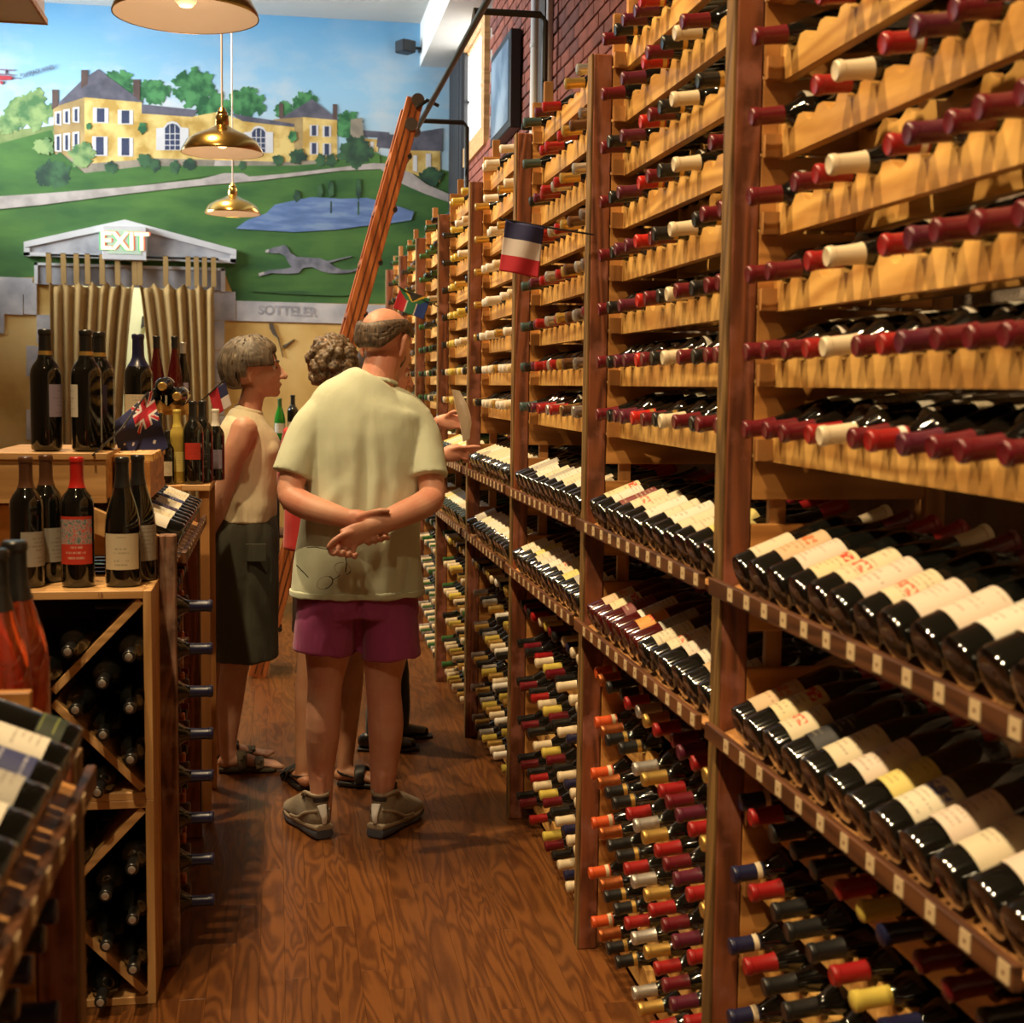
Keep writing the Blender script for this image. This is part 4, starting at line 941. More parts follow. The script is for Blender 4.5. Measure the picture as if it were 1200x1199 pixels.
bottle((-.398, 4.16, 1.361), cap='navy', lab='lab_cream', lz=(.065,.14), half=1.1, text_='large bottle with navy capsule and cream label right of the pine box', group=None, scale=1.09, capl=.085)

# riser and low shelf beyond rack B
sh = empty('side_table', (-.42, 5.1, 0), 'light wooden shelf table with wine bottles behind the far left rack', 'table')
b = MB(); b.box(-.20,.19,-.24,.26,1.178,1.198); b.build('table_top', M['crate'], sh, bevel=.002)
for sx in (-.19,.15):
    for sy in (-.22,.21): b = MB(); b.box(sx,sx+.035,sy,sy+.035,0,1.178); b.build('leg', M['plankz'], sh)
for (x_, y_, gl, cp, lb, tx, sc, rz) in [(-.290,4.93,'glass','black','lab_redsq','black bottle with square red label on the shelf table',.96,0),(-.262,5.02,'glass','black','lab_black','black bottle standing behind the square red label bottle',.96,0),
        (-.345,4.95,'glassy','yellow','lab_yellow','white wine bottle with yellow label on the shelf table',.86,0),(-.405,4.92,'glass','black','lab_cream','dark bottle with cream label under the blue flag',.82,0),(-.375,4.90,'glass','black','lab_cream','squat dark bottle right of the flag tip on the shelf table',.62,0),(-.222,5.12,'glass','white','lab_mauve','bottle with white capsule beside the woman, on the shelf table',.86,0)]:
    bottle((x_, y_, 1.198), front=(-sin(rz),-cos(rz),0), glass=gl, cap=cp, lab=lb, lz=(.09,.15) if lb == 'lab_redsq' else (.05,.13), half=.8, text_=tx, scale=sc, capl=.07)
ri = empty('bottle_riser', (-.435, 5.22, 1.198), 'small wooden riser rack holding slender red bottles above the shelf table', 'riser')
b = MB(); b.box(-.075,.125,-.10,.10,.235,.25); b.build('top_board', M['rail'], ri)
for sx in (-.07,.11):
    for sy in (-.09,.07): b = MB(); b.box(sx,sx+.015,sy,sy+.02,0,.235); b.build('leg', M['rail'], ri)
b = MB(); b.prism([(-.075,.25),(-.075,.285),(-.055,.265),(-.03,.285),(-.005,.265),(.02,.285),(.045,.265),(.07,.285),(.095,.265),(.125,.285),(.125,.25)], lambda u,v,s: (u, -.10+.012*s, v)); b.build('front_rail', M['rail'], ri)
for (x_, y_, gl, cp, lb, tx, sc) in [(-.437,5.25,'glassr','black',None,'slender ruby bottle, left one on the riser rack',.80),(-.372,5.25,'glassr','black',None,'slender ruby bottle, right one on the riser rack',.80),(-.345,5.29,'glass','silver','lab_mauve','narrow dark bottle with pale label right of the slender ruby bottles',.74)]:
    bottle((x_, y_, 1.449), shape='flute', glass=gl, cap=cp, lab=lb, half=.8, text_=tx, scale=sc, capl=.055)
for (x_, z_, tx) in [(-.448,1.492,'bottle lying on the riser rack, left one'),(-.352,1.50,'bottle lying on the riser rack, right one'),(-.402,1.535,'bottle lying on top of the two others on the riser rack')]:
    bottle((x_, 5.30, z_), (0,-1,0), (0,0,1), cap='gold', lab='lab_grey', text_=tx, scale=.9)
# far dark table with green bottle
ft = empty('side_table', (.12, 9.5, 0), 'dark table at the back of the shop with a green bottle on it', 'table')
b = MB(); b.box(-.16,.5,-.3,.3,1.14,1.175); b.build('table_top', M['black'], ft, bevel=.004)
for sx in (-.15,.45):
    for sy in (-.28,.24): b = MB(); b.box(sx,sx+.04,sy,sy+.04,0,1.14); b.build('leg', M['black'], ft)
for k in range(3):
    b = MB(); b.box(-.13,.47,-.26,.26,.25+.28*k,.27+.28*k); b.build('shelf', M['lip'], ft)
bottle((.014, 9.4, 1.175), shape='burgundy', glass='glassgr', cap='green', lab='lab_white', lz=(.05,.12), text_='bright green bottle on the dark table behind the woman', scale=.92)
bottle((.10, 9.4, 1.175), shape='claret', glass='glass', cap='black', lab='lab_cream', lz=(.05,.12), text_='dark bottle beside the bright green bottle on the far table', scale=1.0)

b = MASS; mo = MASS.build('racked_bottles', [M[k] for k in MASS_M], None, True); tag(mo, 'hundreds of further wine bottles lying in the far rack bays', 'bottles', kind='stuff')

# ------------------------------------------------------------------ ladder, rail, flags
RX, RZ = .78, 2.99
rl = empty('ladder_rail', (RX, 6.2, RZ), 'black steel ladder rail on brackets above the racks', 'rail')
b = MB(); b.tube([(0,-4.2,0),(0,1.84,0)], .014, 12); b.build('pole', M['metal'], rl, True)
b = MB(); b.tube([(.0,1.84,.0),(.0,1.865,.0)], .03, 12); b.build('end_cap', M['steel'], rl, True)
for yy in (-.55, 1.80, -2.8):
    b = MB(); b.tube([(0,yy,.0),(0,yy,.055),(.27,yy,.055),(.29,yy,.03),(.29,yy,-.36),(.26,yy,-.39),(.20,yy,-.39)], .014, 8); b.build('bracket', M['metal'], rl, True)
ld = empty('rolling_ladder', (.10, 7.5, 0), 'brown wooden rolling ladder leaning from the aisle floor up to the rail', 'ladder')
b0 = Vector((-.215, 0, 0)); tp = Vector((.610, 0, 3.03)); dv = (tp-b0); dn = dv.normalized(); nn = Vector((-dn.z, 0, dn.x))
for k, yy in enumerate((-.17, .19)):
    b = MB(); mid_ = (b0+tp)/2; b.obox((mid_.x, yy, mid_.z), dv/2, (0,.013,0), nn*.046); s1 = b.build('stile', M['ladder'], ld, bevel=.003)
    b = MB()
    for o_ in (-.017,.015): b.obox((mid_.x+nn.x*o_, yy-.0145, mid_.z+nn.z*o_), dv/2*.985, (0,.0012,0), nn*.003)
    b.build('groove', M['lip'], s1)
for k in range(10):
    p = b0+dn*(.28+.285*k); b = MB(); b.box(p.x-.05, p.x+.06, -.16, .18, p.z-.011, p.z+.011); b.build('tread', M['ladder'], ld, bevel=.002)
    b = MB(); q = p-nn*.05; b.tube([(q.x,-.19,q.z),(q.x,-.165,q.z)], .013, 8); b.build('tread_bolt', M['metal'], ld)
for dz in (.0,-.13):
    q = tp+dn*dz*1.0+nn*(.045); b = MB(); b.lathe([(0,-.02),(.034,-.02),(.036,-.008),(.030,0),(.036,.008),(.034,.02),(0,.02)], Matrix.Translation((q.x+.055,-.17,q.z-.02)) @ Matrix.Rotation(pi/2,4,'X'), 16); b.build('roller', M['steel'], ld, True)
b = MB(); b.tube([(tp.x,-.19,tp.z-.05),(tp.x+.06,-.19,tp.z-.01),(tp.x+.12,-.17,tp.z-.03)], .010, 8); b.build('roller_arm', M['metal'], ld, True)

def cloth_grid(name, P, mats, parent, pick, nx=24, nz=24, th=.0008):
    """P(u,v)->Vector, pick(u,v)->material index"""
    vs = []; fs = []; mi = []
    for j in range(nz+1):
        for i in range(nx+1): vs.append(P(i/nx, j/nz))
    for j in range(nz):
        for i in range(nx):
            a = j*(nx+1)+i; fs.append((a, a+1, a+nx+2, a+nx+1)); mi.append(pick((i+.5)/nx, (j+.5)/nz))
    me = bpy.data.meshes.new(name); me.from_pydata(vs, [], fs)
    for m_ in mats: me.materials.append(m_)
    for p, k in zip(me.polygons, mi): p.material_index = k; p.use_smooth = True
    o = bpy.data.objects.new(name, me); link(o, parent); md = o.modifiers.new('s','SOLIDIFY'); md.thickness = th; return o
FB, FW, FR = plain('flag_navy',(.022,.025,.10),.75), plain('flag_white',(.66,.60,.60),.75), plain('flag_red',(.50,.02,.04),.75)
FBL, FG, FY, FK = plain('flag_blue',(.02,.06,.32),.75), plain('flag_green',(.02,.16,.08),.75), plain('flag_yellow',(.7,.45,.05),.75), plain('flag_black',(.02,.02,.02),.8)
fr_ = empty('hand_flag', (.80, 3.60, 1.953), 'small French tricolour hand flag on a black stick, fixed to a rack post', 'flag', 'small national hand flags')
b = MB(); b.tube([(.02,0,-.004),(-.11,0,.012),(-.232,0,.030)], .0028, 6); b.build('stick', M['metal'], fr_)
def PF(u, v):
    x = -.216+.103*u - .014*v; z = .026-.012*u - .130*v - .004*u; return (x, -.006+.006*sin(u*7+v*2)+.004*v, z)
cloth_grid('flag_cloth', PF, [FB,FW,FR], fr_, lambda u,v: 0 if v < .34 else (1 if v < .68 else 2))
sa = empty('hand_flag', (.79, 7.10, 1.956), 'small South African hand flag on a stick near the far end of the rack', 'flag', 'small national hand flags')
b = MB(); b.tube([(.02,0,-.005),(-.09,0,.04),(-.19,0,.095)], .003, 6); b.build('stick', M['metal'], sa)
def PS(u, v):
    x = -.175+.155*u-.035*v; z = .088-.055*u-.105*v; return (x, .004*sin(u*8), z)
def sapick(u, v):
    # flag hangs rotated: hoist along the top stick
    h, l = u, v   # h across, l down
    d = abs(h-.5); 
    if l < .42:
        if d < .42*(1-l/.42)*.62: return 4
        if d < .42*(1-l/.42)*.85+.03: return 3
        if d < .42*(1-l/.42)*.85+.22: return 2
    if d < .12: return 2
    if d < .17: return 1
    return 0 if h < .5 else 5
cloth_grid('flag_cloth', PS, [FR,FW,FG,FY,FK,FBL], sa, sapick, 30, 30)
au = empty('hand_flag', (-.365, 4.0, 1.36), 'dark blue hand flag with union jack canton, draped beside the pine box', 'flag', 'small national hand flags')
b = MB(); b.tube([(-.105,-.30,.0),(-.06,-.06,.06),(.0,.15,.17)], .003, 6); b.build('stick', M['metal'], au)
def PA(u, v):
    # u along the stick from its tip down, v hanging
    x = .006-.10*u-.0*v+.045*v*(1-.2*u); z = .165-.095*u-.135*v-.03*v*(1-u); return (x, .13-.22*u*.6+.012*sin(v*9+u*4), z)
def aupick(u, v):
    if u < .52 and v < .50:
        a, b_ = u/.52-.5, v/.50-.5
        if abs(a) < .09 or abs(b_) < .11: return 2
        if abs(a) < .17 or abs(b_) < .19: return 1
        if abs(abs(a)-abs(b_)) < .05: return 2
        if abs(abs(a)-abs(b_)) < .11: return 1
        return 0
    for (cu, cv) in ((.25,.78),(.75,.2),(.85,.5),(.68,.6),(.76,.84)):
        if abs(u-cu)+abs(v-cv) < .035: return 1
    return 0
cloth_grid('flag_cloth', PA, [FB,FW,FR], au, aupick, 48, 48)
cl = empty('hand_flag', (-.285, 5.2, 1.467), 'small red, white and blue Chilean hand flag behind the woman', 'flag', 'small national hand flags')
b = MB(); b.tube([(-.02,0,-.01),(.03,0,.035),(.10,0,.10)], .003, 6); b.build('stick', M['metal'], cl)
def PC(u, v): return (.036+.06*u+.022*v+.0*u, .005*sin(u*7), .045+.05*u-.085*v-.01*u)
cloth_grid('flag_cloth', PC, [FR,FW,FB], cl, lambda u,v: (2 if v < .45 else 1) if u > .62 and 0 else (2 if (u > .55 and v < .5) else (1 if u > .55 else 0)), 24, 24)
# ------------------------------------------------------------------ people
def skin_mat(name, col, red):
    m, nt, b = base_mat(name); L = nt.links; tc = N(nt,'ShaderNodeTexCoord'); n = N(nt,'ShaderNodeTexNoise'); n.inputs['Scale'].default_value = 9; n.inputs['Detail'].default_value = 5
    L.new(tc.outputs['Object'], n.inputs['Vector']); r = N(nt,'ShaderNodeValToRGB'); e = r.color_ramp.elements; e[0].position=.35; e[0].color=(*red,1); e[1].position=.65; e[1].color=(*col,1)
    L.new(n.outputs['Fac'], r.inputs[0]); L.new(r.outputs[0], b.inputs['Base Color']); b.inputs['Roughness'].default_value = .5
    b.inputs['Subsurface Weight'].default_value = .15; b.inputs['Subsurface Radius'].default_value = (.012,.005,.003)
    n2 = N(nt,'ShaderNodeTexNoise'); n2.inputs['Scale'].default_value = 160; L.new(tc.outputs['Object'], n2.inputs['Vector']); bp = N(nt,'ShaderNodeBump'); bp.inputs['Strength'].default_value=.12; bp.inputs['Distance'].default_value=.003
    L.new(n2.outputs['Fac'], bp.inputs['Height']); L.new(bp.outputs[0], b.inputs['Normal']); return m
def cloth_mat(name, col, var=.07, wave=0, bump=.25):
    m, nt, b = base_mat(name); L = nt.links; tc = N(nt,'ShaderNodeTexCoord'); n = N(nt,'ShaderNodeTexNoise'); n.inputs['Scale'].default_value = 5; n.inputs['Detail'].default_value = 6
    L.new(tc.outputs['Object'], n.inputs['Vector']); r = N(nt,'ShaderNodeValToRGB'); e = r.color_ramp.elements; e[0].position=.35; e[0].color=(*[c*(1-var) for c in col],1); e[1].position=.65; e[1].color=(*[c*(1+var) for c in col],1)
    L.new(n.outputs['Fac'], r.inputs[0]); L.new(r.outputs[0], b.inputs['Base Color']); b.inputs['Roughness'].default_value = .85
    b.inputs['Sheen Weight'].default_value = .15
    mp = N(nt,'ShaderNodeMapping'); mp.inputs['Scale'].default_value = (1,1,.3); L.new(tc.outputs['Object'], mp.inputs[0])
    n2 = N(nt,'ShaderNodeTexNoise'); n2.inputs['Scale'].default_value = 14; n2.inputs['Detail'].default_value = 3; n2.inputs['Distortion'].default_value = .5; L.new(mp.outputs[0], n2.inputs['Vector'])
    bp = N(nt,'ShaderNodeBump'); bp.inputs['Strength'].default_value = bump; bp.inputs['Distance'].default_value = .03; L.new(n2.outputs['Fac'], bp.inputs['Height']); L.new(bp.outputs[0], b.inputs['Normal']); return m
def hair_mat(name, dark, light, sc=(60,60,12)):
    m, nt, b = base_mat(name); L = nt.links; tc = N(nt,'ShaderNodeTexCoord'); mp = N(nt,'ShaderNodeMapping'); mp.inputs['Scale'].default_value = sc; L.new(tc.outputs['Object'], mp.inputs[0])
    n = N(nt,'ShaderNodeTexNoise'); n.inputs['Scale'].default_value = 1.6; n.inputs['Detail'].default_value = 6; n.inputs['Distortion'].default_value = 1.2; L.new(mp.outputs[0], n.inputs['Vector'])
    r = N(nt,'ShaderNodeValToRGB'); e = r.color_ramp.elements; e[0].position=.35; e[0].color=(*dark,1); e[1].position=.68; e[1].color=(*light,1); L.new(n.outputs['Fac'], r.inputs[0]); L.new(r.outputs[0], b.inputs['Base Color']); b.inputs['Roughness'].default_value = .55
    bp = N(nt,'ShaderNodeBump'); bp.inputs['Strength'].default_value=.45; bp.inputs['Distance'].default_value=.004; L.new(n.outputs['Fac'], bp.inputs['Height']); L.new(bp.outputs[0], b.inputs['Normal']); return m
SK = skin_mat('ruddy_skin', (.66,.36,.25), (.60,.25,.17)); SK2 = skin_mat('tanned_skin', (.50,.27,.16), (.40,.18,.10)); SK3 = skin_mat('fair_skin', (.62,.35,.24), (.55,.26,.18))
class Blob:
    def __init__(s): s.mb = MB()
    def ell(s, c, r, rot=None, seg=24, rings=14):
        c = Vector(c); vs = []; fs = []; r = (r,r,r) if isinstance(r,(int,float)) else r
        R_ = Euler(rot).to_matrix() if rot else Matrix.Identity(3)
        vs.append(c+R_@Vector((0,0,-r[2])))
        for j in range(1, rings):
            ph = -pi/2+pi*j/rings
            for i in range(seg): a = 2*pi*i/seg; vs.append(c+R_@Vector((r[0]*cos(ph)*cos(a), r[1]*cos(ph)*sin(a), r[2]*sin(ph))))
        vs.append(c+R_@Vector((0,0,r[2]))); n = len(vs)-1
        for i in range(seg): fs.append((0, 1+(i+1)%seg, 1+i)); fs.append((n, n-seg+i, n-seg+(i+1)%seg))
        for j in range(rings-2):
            for i in range(seg): a = 1+j*seg+i; b = 1+j*seg+(i+1)%seg; fs.append((a, b, b+seg, a+seg))
        s.mb.add(vs, fs)
    def tube(s, pts, rad, side=(1,0,0), seg=20, caps=True, sub=4, p=2.0):
        """smooth tapering limb; rad entries r or (r_side, r_other); p>2 squarer"""
        pts = [Vector(q) for q in pts]; rad = [(r,r) if isinstance(r,(int,float)) else r for r in rad]
        P, Rr = [], []
        n = len(pts)
        for i in range(n-1):
            p0, p1, p2, p3 = pts[max(i-1,0)], pts[i], pts[i+1], pts[min(i+2,n-1)]; r0, r1, r2, r3 = rad[max(i-1,0)], rad[i], rad[i+1], rad[min(i+2,n-1)]
            for k in range(sub):
                t = k/sub; f = lambda a,b,c,d: .5*((2*b)+(-a+c)*t+(2*a-5*b+4*c-d)*t*t+(-a+3*b-3*c+d)*t**3)
                P.append(f(p0,p1,p2,p3)); Rr.append(tuple(max(.002, f(r0[q],r1[q],r2[q],r3[q])) for q in (0,1)))
        P.append(pts[-1]); Rr.append(rad[-1]); n = len(P); vs = []; fs = []; side = Vector(side)
        for i in range(n):
            t = (P[min(i+1,n-1)]-P[max(i-1,0)]).normalized(); a = (side - t*side.dot(t))
            a = a.normalized() if a.length > 1e-4 else t.orthogonal().normalized(); b = t.cross(a)
            for k in range(seg):
                th = 2*pi*k/seg; cc, ss = cos(th), sin(th); e = 2/p
                vs.append(P[i]+a*(abs(cc)**e*(1 if cc >= 0 else -1))*Rr[i][0]+b*(abs(ss)**e*(1 if ss >= 0 else -1))*Rr[i][1])
        for i in range(n-1):
            for k in range(seg): k2=(k+1)%seg; fs.append((i*seg+k, i*seg+k2, (i+1)*seg+k2, (i+1)*seg+k))
        fs.append(tuple(range(seg-1,-1,-1))); fs.append(tuple((n-1)*seg+k for k in range(seg))); s.mb.add(vs, fs)
        if caps:
            for q in (0,-1): s.ell(P[q], min(Rr[q])*.99, seg=14, rings=8)
    def build(s, name, mat, parent, voxel=.006, smooth=4, deform=None):
        me = s.mb.mesh(name+'_raw', mat); o = bpy.data.objects.new(name, me); S.collection.objects.link(o)
        md = o.modifiers.new('r','REMESH'); md.mode = 'VOXEL'; md.voxel_size = voxel
        if smooth: sm = o.modifiers.new('s','SMOOTH'); sm.factor = .5; sm.iterations = smooth
        dg = bpy.context.evaluated_depsgraph_get(); nm = bpy.data.meshes.new_from_object(o.evaluated_get(dg)); bpy.data.objects.remove(o); bpy.data.meshes.remove(me)
        nm.name = name; nm.materials.clear(); nm.materials.append(mat)
        for p in nm.polygons: p.use_smooth = True; p.material_index = 0
        if deform:
            nrm = [v.normal.copy() for v in nm.vertices]
            for v, n in zip(nm.vertices, nrm): v.co = v.co + deform(v.co.copy(), n)
        inv = parent.location if parent is not None else Vector((0,0,0))
        nm.transform(Matrix.Translation(-Vector(inv))); nm.update()
        o = bpy.data.objects.new(name, nm); link(o, parent); return o
def head_parts(B, c, M3, s=1.0, jaw=1.0, jaw_shade=False):
    """add a head (facing local +y) to a blob; returns placer"""
    c = Vector(c)
    def T(x, y, z): return c + M3 @ (Vector((x, y, z))*s)
    eul = M3.to_euler()
    def E(p, r): B.ell(T(*p), tuple(q*s for q in r), eul)
    E((0,-.012,.028), (.076,.098,.086)); E((0,.03,-.02), (.064,.066,.082)); E((0,.045,-.062), (.050*jaw,.046,.044)); E((0,.072,-.088), (.026,.022,.020))
    E((0,.02,-.06), (.056*jaw,.055,.042)); E((.034,.068,-.022), (.022,.02,.022)); E((-.034,.068,-.022), (.022,.02,.022)); E((0,.082,.030), (.052,.014,.012))
    B.tube([T(0,.088,.022), T(0,.102,-.004), T(0,.116,-.028)], [.008*s,.0105*s,.0135*s], sub=3, seg=12); E((.011,.100,-.031), (.008,.010,.007)); E((-.011,.100,-.031), (.008,.010,.007))
    E((0,.093,-.055), (.022,.009,.0055)); E((0,.090,-.066), (.019,.010,.0065))
    for sg in (1,-1):
        B.tube([T(sg*.076,-.012,-.038), T(sg*.086,-.022,-.010), T(sg*.088,-.026,.016), T(sg*.080,-.010,.026), T(sg*.078,.004,.008)], [.008*s,.007*s,.008*s,.007*s,.005*s], sub=3, seg=10); E((sg*.079,-.012,-.006), (.006,.013,.022))
    return T
def face_bits(parent, T, M3, c, s=1.0):
    off = Vector(parent.location)
    w = plain('eye_white_'+parent.name, (.75,.7,.65), .3); d = plain('iris_'+parent.name, (.05,.03,.02), .2)
    for sg in (1,-1):
        for nm, r, y, m_ in (('eye', .0115, .077, w), ('iris', .006, .0865, d)):
            B = Blob(); B.ell(T(sg*.031, y, .008)-off, r*s, seg=14, rings=10); o = B.mb.build(nm, m_, parent, True)
        B = Blob(); B.tube([T(sg*.014,.094,.030)-off, T(sg*.031,.093,.035)-off, T(sg*.048,.082,.029)-off], [.003*s,.004*s,.0025*s], seg=8, sub=2); B.mb.build('eyebrow', HAIRM, parent, True)
    B = Blob(); B.ell(T(0,.0985,-.0605)-off, (.016*s,.004*s,.0022*s), M3.to_euler()); B.mb.build('mouth', plain('mouth_'+parent.name, (.28,.07,.06), .5), parent, True)
def finger(B, pts, r=.0088, taper=.82):
    n = len(pts); B.tube(pts, [r*(1-(1-taper)*i/(n-1)) for i in range(n)], seg=10, sub=3)
def fold(v, seed=0, sx=18, sz=4.0, a=.006):
    return a*(mnoise.noise(Vector((v.x*sx+seed, v.y*sx*.6, v.z*sz)))+.45*mnoise.noise(Vector((v.x*sx*2.3+seed, v.y*sx, v.z*sz*2.6))))

# ================= man in the green T-shirt, seen from behind
man = empty('person', (.27, 4.74, 0), 'balding person in pale green T-shirt and magenta shorts, hands clasped behind back, seen from behind', 'person')
HAIRM = hair_mat('grey_brown_hair', (.035,.022,.015), (.17,.115,.075))
B = Blob()
B.tube([(.27,4.75,.84),(.272,4.75,1.0),(.28,4.75,1.2),(.295,4.755,1.40),(.305,4.755,1.48)], [(.165,.105),(.165,.11),(.165,.11),(.145,.10),(.10,.08)])
B.tube([(.318,4.75,1.46),(.335,4.755,1.56),(.362,4.785,1.66)], [(.075,.07),(.063,.062),(.058,.06)])
# arms
B.tube([(.145,4.745,1.455),(.085,4.71,1.33),(.040,4.665,1.195),(.075,4.625,1.155),(.150,4.59,1.130),(.235,4.555,1.108)], [.058,.052,.044,.046,.041,(.030,.024)], side=(0,0,1))
B.tube([(.445,4.745,1.425),(.490,4.71,1.33),(.515,4.655,1.195),(.485,4.605,1.155),(.39,4.55,1.118),(.285,4.505,1.078)], [.050,.050,.045,.047,.042,(.031,.025)], side=(0,0,1))
# left hand: wraps over the right wrist, thumb on top, fingertips below
B.tube([(.225,4.557,1.110),(.262,4.545,1.105),(.300,4.545,1.092)], [(.030,.020),(.036,.019),(.034,.016)], side=(0,0,1))
B.ell((.272,4.532,1.116), (.022,.014,.016)); finger(B, [(.262,4.530,1.118),(.300,4.508,1.134),(.333,4.497,1.142),(.352,4.496,1.141)], .0115, .75)
for i in range(4):
    t = i/3; x = .352-.020*i
    finger(B, [(x-.045,4.553,1.093-.004*i),(x-.010,4.556,1.066-.004*i),(x+.004,4.535,1.050-.006*i),(x-.002,4.506,1.050-.006*i),(x-.010,4.492,1.058-.006*i)], .0095-.0006*i, .85)
# right hand holding spectacles
B.tube([(.290,4.505,1.080),(.250,4.492,1.064),(.208,4.482,1.048)], [(.031,.021),(.038,.020),(.036,.016)], side=(0,0,1))
B.ell((.225,4.478,1.066), (.028,.016,.016), (0,.4,0)); finger(B, [(.232,4.474,1.072),(.200,4.462,1.062),(.174,4.456,1.045),(.160,4.456,1.028)], .012, .75)
for i in range(4):
    x = .182+.020*i
    finger(B, [(x+.014,4.486,1.050-.002*i),(x-.012+.004*i,4.480,1.030-.004*i),(x-.016+.004*i,4.464,1.012-.004*i),(x-.004+.002*i,4.452,1.006-.004*i),(x+.006,4.452,1.018-.004*i)], .0098-.0005*i, .85)
# legs
B.tube([(.185,4.745,.90),(.170,4.74,.66),(.158,4.735,.52),(.150,4.722,.37),(.145,4.735,.22),(.145,4.715,.10),(.142,4.72,.05)], [.098,.082,.060,(.060,.066),.046,.036,.036])
B.tube([(.355,4.745,.90),(.365,4.74,.66),(.358,4.735,.52),(.366,4.722,.37),(.360,4.73,.22),(.350,4.70,.10),(.350,4.70,.05)], [.098,.084,.062,(.062,.067),.048,.037,.036])
B.tube([(.145,4.700,.20),(.145,4.690,.13),(.144,4.690,.06)], [.018,.014,.018]); B.tube([(.352,4.690,.20),(.350,4.678,.13),(.348,4.678,.06)], [.018,.014,.018])
M3 = (Matrix.Rotation(radians(-40), 3, 'Z') @ Matrix.Rotation(radians(-20), 3, 'X'))
hc = Vector((.368,4.80,1.686)); T = head_parts(B, hc, M3, 1.06)
B.build('body', SK, man, .0046, 3)
face_bits(man, T, M3, hc, 1.06)
def shell(name, T, parent, mat, az0, az1, elf, r=(.080,.102,.092), cen=(0,-.012,.028), na=64, ne=20, th=.008, bump=.0, seed=0, nfreq=60):
    """hair patch on the skull: az measured from local +y (face), both signs; elf(az)->(el_lo, el_hi)"""
    vs = []; fs = []; off = Vector(parent.location)
    for j in range(ne+1):
        for i in range(na+1):
            az = az0+(az1-az0)*i/na; lo, hi = elf(az); el = lo+(hi-lo)*j/ne
            e = max(0.0, min(1, j/ne*8, (1-j/ne)*8, i/na*8, (1-i/na)*8)); rad = 1-.06*(1-e)
            d = Vector((sin(az)*cos(el), cos(az)*cos(el), sin(el)))
            q = 1+bump*mnoise.noise(d*nfreq*.06*10+Vector((seed,0,0)))*e
            x, y, z = cen[0]+r[0]*d.x*rad*q, cen[1]+r[1]*d.y*rad*q, cen[2]+r[2]*d.z*rad*q
            if el < 0: x = cen[0]+r[0]*sin(az)*rad*q*(cos(el)**.35); y = cen[1]+r[1]*cos(az)*rad*q*(cos(el)**.55)
            vs.append(T(x,y,z)-off)
    for j in range(ne):
        for i in range(na): a = j*(na+1)+i; fs.append((a, a+1, a+na+2, a+na+1))
    me = bpy.data.meshes.new(name); me.from_pydata(vs, [], fs); me.materials.append(mat)
    for p in me.polygons: p.use_smooth = True
    o = bpy.data.objects.new(name, me); link(o, parent); md = o.modifiers.new('s','SOLIDIFY'); md.thickness = th; md.offset = -1 if True else 0; return o
shell('hair', T, man, HAIRM, radians(62), radians(298), lambda a: (radians(-46)+radians(54)*min(1,max(0,(abs(a-pi)-.55)/.75))**1.2, radians(-4)+radians(34)*min(1,abs(a-pi)/1.5)**1.3), r=(.0805,.1035,.091), bump=.03, th=.012)
shell('jaw_shade', T, man, HAIRM, radians(25), radians(70), lambda a: (radians(-62), radians(-28)), r=(.068,.088,.112), cen=(0,0,.03), th=.006, na=20, ne=12)  # hair-toned shell darkens the jaw where the face lies in shadow
# T-shirt
SH = cloth_mat('pale_green_jersey', (.56,.61,.46), .04, bump=.18)
B = Blob()
B.tube([(.268,4.745,.838),(.268,4.745,.93),(.280,4.745,1.05),(.288,4.745,1.20),(.297,4.748,1.33),(.300,4.75,1.42),(.305,4.752,1.485),(.320,4.752,1.535),(.335,4.755,1.562)],
       [(.231,.150),(.220,.148),(.208,.142),(.200,.138),(.212,.138),(.215,.130),(.190,.115),(.125,.092),(.085,.078)], caps=False, seg=40, p=2.3)
B.tube([(.165,4.75,1.465),(.110,4.73,1.40),(.066,4.70,1.31),(.044,4.685,1.247)], [(.062,.075),(.068,.075),(.064,.070),(.066,.068)], side=(1,0,0), caps=False, seg=28)
B.tube([(.450,4.75,1.450),(.487,4.73,1.38),(.500,4.69,1.30),(.504,4.665,1.240)], [(.058,.075),(.062,.075),(.062,.070),(.066,.068)], side=(1,0,0), caps=False, seg=28)
B.ell((.150,4.75,1.462), (.062,.075,.052)); B.tube([(.365,4.752,1.505),(.430,4.75,1.472),(.475,4.745,1.425)], [(.05,.07),(.056,.078),(.058,.078)], side=(0,0,1), caps=False)
def shirt_def(v, n):
    z = v.z; x = v.x-.29; a = 0
    if z < 1.24: a += fold(v, 3, 15, 3.2, .008)*min(1,(1.24-z)/.15)
    if v.y < 4.76 and abs(x) < .2:    # long folds dropping from the shoulder blades, pull toward the hands
        w = exp(-((z-1.22)/.16)**2); a += .0055*w*sin(x*85+sin(z*14)*1.1)*exp(-(x/.12)**2)
        a += .006*exp(-((z-(1.30-abs(x)*1.1))/.035)**2)*min(1,abs(x)*9)*.6
        a -= .010*exp(-((x)/.02)**2)*exp(-((z-1.28)/.16)**2)
    a += fold(v, 9, 9, 7, .004)
    return n*a
sh_ = B.build('t_shirt', SH, man, .0055, 5, shirt_def)
B = Blob()
for k in range(1): B.tube([(.334,4.755,1.556),(.336,4.757,1.570)], [(.076,.069),(.069,.063)], caps=False, seg=30); B.build('shirt_collar', SH, man, .004, 2)
B = Blob(); B.tube([(.268,4.745,.830),(.268,4.745,.853)], [(.234,.153),(.2335,.1525)], caps=False, seg=40, p=2.3, sub=2)
B.build('hem_band', SH, man, .004, 2, lambda v, n: n*fold(v, 3, 15, 3.2, .008))
